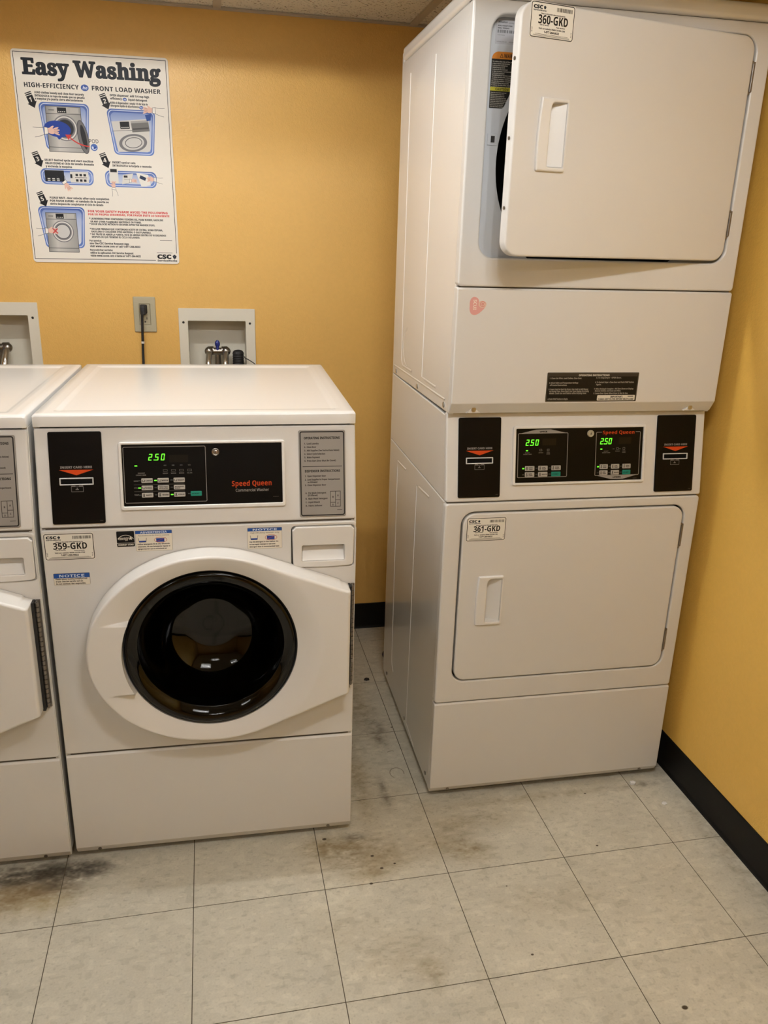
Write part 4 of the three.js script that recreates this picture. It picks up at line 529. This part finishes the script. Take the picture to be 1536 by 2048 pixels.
    fitText(g, 'POD', X(0.441), Y(0.411), X(0.066), 40, REG, '#222329'); g.fillStyle = '#4766ad'; g.beginPath(); g.arc(X(0.474), Y(0.431), 27, 0, 7); g.fill(); g.fillStyle = '#d5def0'; g.beginPath(); g.arc(X(0.474), Y(0.431), 19, 0.3, 3.6); g.fill(); g.fillStyle = '#24428f'; g.beginPath(); g.ellipse(X(0.478), Y(0.433), 11, 8, -0.5, 0, 7); g.fill();
    frame(X(0.574), Y(0.247), X(0.893), Y(0.459), X(0.610), X(0.868), 34); { g.fillStyle = '#cfcdc9'; g.beginPath(); g.moveTo(X(0.600), Y(0.305)); g.lineTo(X(0.850), Y(0.285)); g.lineTo(X(0.846), Y(0.440)); g.lineTo(X(0.632), Y(0.448)); g.fill(); g.strokeStyle = '#55565a'; g.lineWidth = 3; g.beginPath(); g.moveTo(X(0.602), Y(0.350)); g.lineTo(X(0.85), Y(0.335)); g.stroke(); g.fillStyle = '#191a1e'; g.save(); g.translate(X(0.655), Y(0.305)); g.rotate(-0.06); g.fillRect(0, 0, 74, 54); g.fillStyle = '#d6d4cf'; for (let i = 0; i < 4; i++) g.fillRect(8 + i * 16, 40, 10, 7); g.restore(); g.fillStyle = '#6f6e6d'; g.save(); g.translate(X(0.728), Y(0.300)); g.rotate(-0.1); g.fillRect(0, 0, 140, 84); g.fillStyle = '#a3a19e'; g.fillRect(0, 0, 140, 16); g.fillStyle = '#4a494a'; g.fillRect(8, 54, 126, 12); g.restore();
      g.fillStyle = '#737276'; g.beginPath(); g.ellipse(X(0.735), Y(0.402), X(0.094), Y(0.042), -0.15, 0, 7); g.fill(); g.fillStyle = '#c9c8c5'; g.beginPath(); g.ellipse(X(0.735), Y(0.402), X(0.074), Y(0.033), -0.15, 0, 7); g.fill(); g.strokeStyle = '#4e4e52'; g.lineWidth = 5; g.beginPath(); g.ellipse(X(0.738), Y(0.401), X(0.055), Y(0.024), -0.15, 0, 7); g.stroke(); g.fillStyle = '#24488f'; g.beginPath(); g.moveTo(X(0.826), Y(0.268)); g.lineTo(X(0.868), Y(0.262)); g.lineTo(X(0.862), Y(0.292)); g.lineTo(X(0.836), Y(0.296)); g.fill(); hand(X(0.86), Y(0.245), 1.0, true); }
    txt('SELECT desired cycle and start machine', 0.142, 0.503, 0.318); txt('SELECCIONE el ciclo de lavado deseado', 0.145, 0.518, 0.318); txt('y encienda la maquina', 0.147, 0.533, 0.17); txt('INSERT card or coin', 0.585, 0.503, 0.155); txt('INTRODUZCA la tarjeta o moneda', 0.585, 0.518, 0.262);
    frame(X(0.108), Y(0.540), X(0.452), Y(0.613), X(0.113), X(0.448), 40); g.fillStyle = '#1c1d22'; g.fillRect(X(0.135), Y(0.547), X(0.125), Y(0.053)); g.fillStyle = '#cfcfca'; for (let i = 0; i < 3; i++) { g.fillRect(X(0.15 + i * 0.03), Y(0.585), 22, 8); g.fillRect(X(0.15 + i * 0.03), Y(0.594), 22, 6); } g.fillStyle = '#d6d4cf'; g.fillRect(X(0.30), Y(0.550), X(0.12), Y(0.053)); g.fillStyle = '#202126'; g.fillRect(X(0.30), Y(0.563), 16, 30); for (let i = 0; i < 3; i++) for (let j = 0; j < 2; j++) g.fillRect(X(0.335 + i * 0.026), Y(0.560 + j * 0.026), 20, 18); g.fillRect(X(0.33), Y(0.577), X(0.08), 4); g.save(); g.translate(X(0.272), Y(0.617)); g.rotate(-2.2); hand(0, 0, 0.85, true); g.restore();
    frame(X(0.530), Y(0.540), X(0.877), Y(0.616), X(0.536), X(0.870), 40); g.fillStyle = '#dad8d2'; g.fillRect(X(0.560), Y(0.527), X(0.058), Y(0.072)); g.fillStyle = '#202126'; g.fillRect(X(0.567), Y(0.531), X(0.044), Y(0.015)); g.fillStyle = '#d7d5d0'; g.beginPath(); g.moveTo(X(0.65), Y(0.557)); g.lineTo(X(0.72), Y(0.549)); g.lineTo(X(0.70), Y(0.592)); g.lineTo(X(0.64), Y(0.604)); g.fill(); g.fillStyle = '#28292e'; g.fillRect(X(0.655), Y(0.560), 30, 16); g.fillStyle = '#e2e0da'; g.beginPath(); g.moveTo(X(0.74), Y(0.545)); g.lineTo(X(0.82), Y(0.553)); g.lineTo(X(0.835), Y(0.605)); g.lineTo(X(0.77), Y(0.612)); g.fill(); g.fillStyle = '#26344f'; g.save(); g.translate(X(0.768), Y(0.556)); g.rotate(0.4); g.fillRect(0, 0, 50, 26); g.restore(); hand(X(0.845), Y(0.575), 0.75, true); hand(X(0.715), Y(0.585), 0.6, false); g.save(); g.translate(X(0.583), Y(0.612)); g.rotate(-1.55); hand(0, 0, 0.7, false); g.restore();
    txt('PLEASE WAIT - door unlocks after cycle completion', 0.150, 0.683, 0.395); txt('POR FAVOR ESPERE - el candado de la puerta se', 0.150, 0.698, 0.39); txt('abrira despues de completarse el ciclo de lavado', 0.150, 0.713, 0.352);
    frame(X(0.064), Y(0.723), X(0.373), Y(0.925), X(0.098), X(0.350), 34); tinyWasher(X(0.112), Y(0.753), X(0.312), Y(0.947), false); hand(X(0.135), Y(0.842), 0.95, false); line(g, '✕', X(0.166), Y(0.852), 58, SANS, '#c33a3a', 'center'); g.strokeStyle = '#c33a3a'; g.lineWidth = 8; g.beginPath(); g.moveTo(X(0.15), Y(0.83)); g.lineTo(X(0.182), Y(0.854)); g.moveTo(X(0.182), Y(0.83)); g.lineTo(X(0.15), Y(0.854)); g.stroke();
    fitText(g, 'FOR YOUR SAFETY PLEASE AVOID THE FOLLOWING', X(0.394), Y(0.746), X(0.545), 23, SANS, '#c43a3c'); fitText(g, 'POR SU PROPIA SEGURIDAD, POR FAVOR EVITE LO SIGUIENTE', X(0.394), Y(0.760), X(0.555), 22, SANS, '#c43a3c');
    txt('* LAUNDERING ITEMS CONTAINING COOKING OIL, FOAM RUBBER, GASOLINE', 0.398, 0.781, 0.505, 19); txt('OR ANY OTHER FLAMMABLE MATERIALS OR FUMES.', 0.405, 0.795, 0.348, 19); txt('* DOOR UNLOCKS WITHIN 10 SECONDS AFTER THE WASHER STOPS.', 0.398, 0.808, 0.447, 19); txt('* NO LAVE PRENDAS QUE CONTENGAN ACEITE DE COCINA, GOMA ESPUMA,', 0.397, 0.832, 0.50, 19); txt('GASOLINA O CUALQUIER OTRO MATERIAL O GAS FLAMABLE.', 0.405, 0.845, 0.41, 19); txt('* NO TRATE DE ABRIR LA PUERTA. ESTA SE ABRIRA DENTRO DE 10 SEGUNDOS', 0.397, 0.859, 0.52, 19); txt('DESPUES DE QUE TERMINE EL CICLO DE LAVADO.', 0.405, 0.872, 0.33, 19);
    txt('For service:', 0.387, 0.891, 0.083, 20); txt('use the CSC Service Request App', 0.387, 0.905, 0.268, 21); txt('visit www.cscsw.com or call 1-877-264-6622', 0.388, 0.919, 0.345, 21); txt('Para solicitar servicio:', 0.385, 0.938, 0.157, 20); txt('utilice la aplicacion CSC Service Request', 0.386, 0.953, 0.295, 21); txt('visite www.cscsw.com o llame al 1-877-264-6622', 0.386, 0.967, 0.345, 21);
    g.fillStyle = '#2b2b30'; g.fillRect(X(0.872), Y(0.879), X(0.085), 3); g.fillRect(X(0.845), Y(0.942), X(0.11), 3); g.fillStyle = '#e6e1d8'; g.fillRect(X(0.84), Y(0.95), X(0.155), Y(0.045)); cscLogo(g, X(0.846), Y(0.973), X(0.142));
    arrow('1', X(0.080), Y(0.190)); arrow('2', X(0.553), Y(0.180)); arrow('3', X(0.083), Y(0.463)); arrow('4', X(0.522), Y(0.457)); arrow('5', X(0.086), Y(0.653));
  });
  const t = thing('poster', 'rectangular washing instruction poster headed Easy Washing, mounted on the yellow back wall', 'poster', [-0.1652 + 0.0025 + pw / 2, 1.3695, 0.0], 0);
  const g = plate(-pw / 2, 0, pw / 2, ph, 0.0035, 0.0033, 0.010, 0.0006); const b = part('poster_sheet', g, printMat(pt, 0.5), t); t.rotation.z = 0.0082;
}
// washer supply boxes let into the wall
function supplyBox(b, label) {
  const t = thing('supply_box', label, 'outlet box', [(b.x0 + b.x1) / 2, b.y1 - 0.288, 0], 0, 'washer supply boxes in the wall');
  const w = (b.x1 - b.x0) / 2, H = 0.288, i0 = -w + 0.030, i1 = w - 0.032, j0 = 0.03, j1 = H - 0.041;
  const s = rrect(-w, 0, w, H, 0.003); s.holes.push(rrect(i0, j0, i1, j1, 0.003, THREE.Path)); for (const [x, y] of [[-w + 0.0153, H - 0.0465], [w - 0.0175, H - 0.0485], [-w + 0.0153, 0.05], [w - 0.0175, 0.05]]) { const h = new THREE.Path(); h.absarc(x, y, 0.0040, 0, 7, true); s.holes.push(h); }
  const f = part('flange', slab(s, 0.005, 0.0012, 0.005, 2), M.boxWhite, t); for (const [x, y] of [[-w + 0.0153, H - 0.0465], [w - 0.0175, H - 0.0485]]) part('screw_hole', cyl(0.0044, 0.0044, 0.0006, 14, 'z', x, y, 0.0006), M.dark, f);
  const d = -0.088; part('box_body', merge([box(i0 - 0.002, j0 - 0.002, d - 0.002, i1 + 0.002, j1 + 0.002, d), box(i0 - 0.002, j0 - 0.002, d, i0, j1 + 0.002, 0.002), box(i1, j0 - 0.002, d, i1 + 0.002, j1 + 0.002, 0.002), box(i0, j1, d, i1, j1 + 0.002, 0.002), box(i0, j0 - 0.002, d, i1, j0, 0.002)]), M.boxWhite, t);
  return t;
}
supplyBox(BOXES[0], 'off-white plastic washer supply box in the wall right of the power cord');
supplyBox(BOXES[1], 'off-white plastic washer supply box cut off at the left edge of the picture');
function valve(x, y, label) {
  const t = thing('water_valve', label, 'water valve', [x, y, 0], 0, 'washer water valves');   // origin at the middle of the valve body
  part('valve_body', merge([cyl(0.0125, 0.0125, 0.030, 20, 'x', 0, -0.012, -0.042), box(-0.012, -0.021, -0.050, 0.012, -0.003, -0.032, 0.003), cyl(0.010, 0.012, 0.09, 16, 'y', 0, -0.058, -0.046)]), M.nickel, t);
  part('lever_handle', (() => { const g = new THREE.SphereGeometry(0.0088, 18, 14); g.scale(1, 1.45, 0.8); g.translate(0, 0.014, -0.036); return merge([g, cyl(0.005, 0.006, 0.014, 12, 'y', 0, 0.0, -0.036)]); })(), M.blue, t, 'blue lever knob');
  for (const s of [-1, 1]) {
    const nut = part('outlet_nut', merge([cyl(0.0160, 0.0165, 0.020, 6, 'x', s * 0.0235, -0.010, -0.042), (() => { const g = new THREE.SphereGeometry(0.0158, 20, 14); g.translate(s * 0.0285, -0.0115, -0.036); return g; })()]), M.nickel, t);
    part('hose_coupling', tube([[s * 0.0275, -0.014, -0.032], [s * 0.0280 - 0.002, -0.026, -0.018], [s * 0.0285 - 0.004, -0.050, 0.002], [s * 0.0285 - 0.005, -0.085, 0.012]], 0.0104, 20, 14), M.chrome, nut);
    part('hose', tube([[s * 0.0285 - 0.005, -0.075, 0.0105], [s * 0.03 - 0.005, -0.20, 0.05], [s * 0.06, -0.45, 0.12], [s * 0.08, -0.62, 0.25]], 0.0085, 30, 12), M.rubber, t);
  }
  return t;
}
valve(0.3985, 1.0945, 'metal water valve with a blue lever knob, right of the power cord');
valve(-0.308, 1.1060, 'metal water valve in the supply box at the left edge of the picture');
{ // black standpipe hose with its thin cable
  const t = thing('drain_hose', 'thick black rounded hose end standing in the right supply box beside the valve', 'hose', [0.4680, 0.99, -0.030]);
  part('hose', (() => { const P = [[0.0001, 0]]; for (let i = 0; i <= 40; i++) { const y = i / 40 * 0.085; P.push([0.0190 + 0.0007 * Math.sin(i * 1.6), y]); } P.push([0.0180, 0.092], [0.0140, 0.0965], [0.0070, 0.0985], [0.0001, 0.099]); return new THREE.LatheGeometry(P.map((p) => new THREE.Vector2(...p)), 28); })(), M.rubber, t);
  const k = thing('cable', 'thin black cable running right from the hose in the right supply box', 'cable', [0.4680, 0.99, -0.030]);
  part('wire', tube([[0.0215, 0.0770, 0.014], [0.0225, 0.0765, 0.044], [0.034, 0.072, 0.056], [0.055, 0.057, 0.056], [0.075, 0.036, 0.056], [0.088, -0.01, 0.05], [0.09, -0.2, 0.07]], 0.0016, 40, 8), M.rubber, k);
}
{ // receptacle with the washer's cord
  const t = thing('wall_outlet', 'beige wall receptacle plate with a black plug in its upper socket', 'outlet', [0.1660, 1.2088, 0]);
  const hw = 0.0355, hh = 0.0570, s = rrect(-hw, -hh, hw, hh, 0.004); s.holes.push(rrect(-0.0168, -0.0335, 0.0168, 0.0335, 0.001, THREE.Path));
  part('cover_plate', slab(s, 0.0062, 0.0028, 0.0062, 4), M.ivory, t); const f = part('socket_face', slab(rrect(-0.0163, -0.0330, 0.0163, 0.0330, 0.0008), 0.006, 0.0006, 0.0070, 2), M.ivory, t);
  for (const q of [1, -1]) part('socket_slot', merge([box(-0.0072, q * 0.0155 - 0.0005, 0.0066, -0.0050, q * 0.0155 + 0.0075, 0.0074), box(0.0050, q * 0.0155 - 0.0005, 0.0066, 0.0072, q * 0.0155 + 0.0065, 0.0074), cyl(0.0024, 0.0024, 0.0008, 10, 'z', 0, q * 0.0155 - 0.008, 0.0070)]), M.dark, f);
  const c = thing('power_cord', 'black power cord with a white tag hanging from the wall receptacle behind the washer', 'cord', [0.1660, 1.2088, 0]);
  part('plug', merge([box(-0.0135, 0.004, 0.0075, 0.0090, 0.0325, 0.024, 0.004), box(-0.0125, 0.0, 0.016, 0.0050, 0.030, 0.036, 0.005)]), M.rubber, c);
  part('cord', tube([[-0.0055, 0.020, 0.030], [-0.0062, 0.008, 0.034], [-0.0075, -0.015, 0.033], [-0.0098, -0.07, 0.031], [-0.0125, -0.15, 0.030], [-0.013, -0.30, 0.06], [0.0, -0.55, 0.16], [0.02, -0.75, 0.30]], 0.0042, 70, 12), M.rubber, c);
  part('tag', (() => { const g = cyl(0.0052, 0.0052, 0.0068, 18, 'y', 0, 0, 0); g.rotateZ(-0.05); g.translate(-0.0102, -0.088, 0.0308); return g; })(), M.plastic, c, 'white tag band');
}

// ───────────────────────── litter on the floor ─────────────────────────
function flake(name, label, cat, x, z, r, m, seed, hgt) {
  const t = thing(name, label, cat, [x, 0, z]); const q = R1(seed), s = new THREE.Shape(); for (let i = 0; i <= 11; i++) { const a = i / 11 * Math.PI * 2, rr = r * (0.72 + (i === 11 ? 0 : q()) * 0.5); const p = [Math.cos(a) * rr * 1.2, Math.sin(a) * rr]; i ? s.lineTo(...p) : s.moveTo(...p); } s.closePath();
  const g = new THREE.ExtrudeGeometry(s, { depth: hgt, bevelEnabled: true, bevelSize: 0.0006, bevelThickness: 0.0005, bevelSegments: 1 }); g.rotateX(-Math.PI / 2); g.translate(0, 0.0005, 0); part('scrap', g, m, t);
}
flake('paper_scrap', 'small crumpled white scrap on the floor at the dryer\'s front right corner', 'scrap', 1.516, 1.094, 0.0066, M.lid, 3, 0.006);
flake('paper_scrap', 'tiny oval white scrap on the floor beside the right baseboard', 'scrap', 1.561, 1.189, 0.0056, M.lid, 5, 0.002);
flake('dark_scrap', 'small black fleck on the floor between the washer and the dryers', 'scrap', 0.866, 0.402, 0.0075, M.rubber, 8, 0.0035);
{ const t = thing('ball', 'small dark blue ball on the floor partly behind the dryers', 'ball', [0.966, 0, 0.262]); const g = new THREE.SphereGeometry(0.0165, 28, 20); g.translate(0, 0.0165, 0); const s = new THREE.TorusGeometry(0.0165, 0.0004, 6, 40); s.rotateX(1.2); s.translate(0, 0.0165, 0); part('shell', g, std(0.006, 0.008, 0.03, 0.4), t); part('seam_ring', s, M.rubber, t); }

// ───────────────────────── ceiling lamps (above the frame), the last two added as fill ─────────────────────────
TROFFERS.forEach((L, i) => {
  const t = thing('ceiling_light', ['square recessed ceiling light in front of the dryers', 'square recessed ceiling light above the washer', 'added unseen fill light at the left of the room, square and recessed', 'added unseen fill light behind the viewer, square and recessed'][i], 'lamp', [L.x, CH, L.z]);
  const h = 0.285, d = 0.11, s = rrect(-h - 0.012, -h - 0.012, h + 0.012, h + 0.012, 0.002); s.holes.push(rrect(-h, -h, h, h, 0.002, THREE.Path));
  const rim = slab(s, 0.003, 0.0005, 0.0015); rim.rotateX(Math.PI / 2); part('rim', rim, M.plastic, t);
  part('reflector', merge([box(-h - 0.004, 0, -h - 0.004, h + 0.004, d, -h), box(-h - 0.004, 0, h, h + 0.004, d, h + 0.004), box(-h - 0.004, 0, -h, -h, d, h), box(h, 0, -h, h + 0.004, d, h), box(-h - 0.004, d, -h - 0.004, h + 0.004, d + 0.004, h + 0.004)]), std(0.72, 0.71, 0.69, 0.6), t);
  const m = new THREE.MeshStandardMaterial({ color: 0xffffff, emissive: LAMP_COLOR, emissiveIntensity: 8, roughness: 0.4 });
  part('tube', cyl(0.0135, 0.0135, 0.46, 20, 'x', 0, 0.055, 0), m, t);
  part('lamp_holder', box(-0.252, 0.035, -0.016, -0.232, d, 0.016, 0.003), M.plastic, t); part('lamp_holder', box(0.232, 0.035, -0.016, 0.252, d, 0.016, 0.003), M.plastic, t);
  for (const q of [-0.15, 0, 0.15]) { const p = new THREE.PointLight(LAMP_COLOR, L.cd / 3, 0, 2); p.castShadow = true; p.shadow.radius = 0.6; p.shadow.mapSize.set(1024, 1024); p.shadow.bias = -0.0004; p.position.set(q, 0.055, 0); p.name = 'lamp_light'; t.add(p); }
});

const renderer = new THREE.WebGLRenderer({ antialias: true });
renderer.toneMapping = THREE.LinearToneMapping;
renderer.toneMappingExposure = EXPOSURE;
renderer.shadowMap.enabled = true; renderer.shadowMap.type = THREE.PCFSoftShadowMap;
renderer.outputColorSpace = THREE.SRGBColorSpace;
renderer.render(scene, camera);
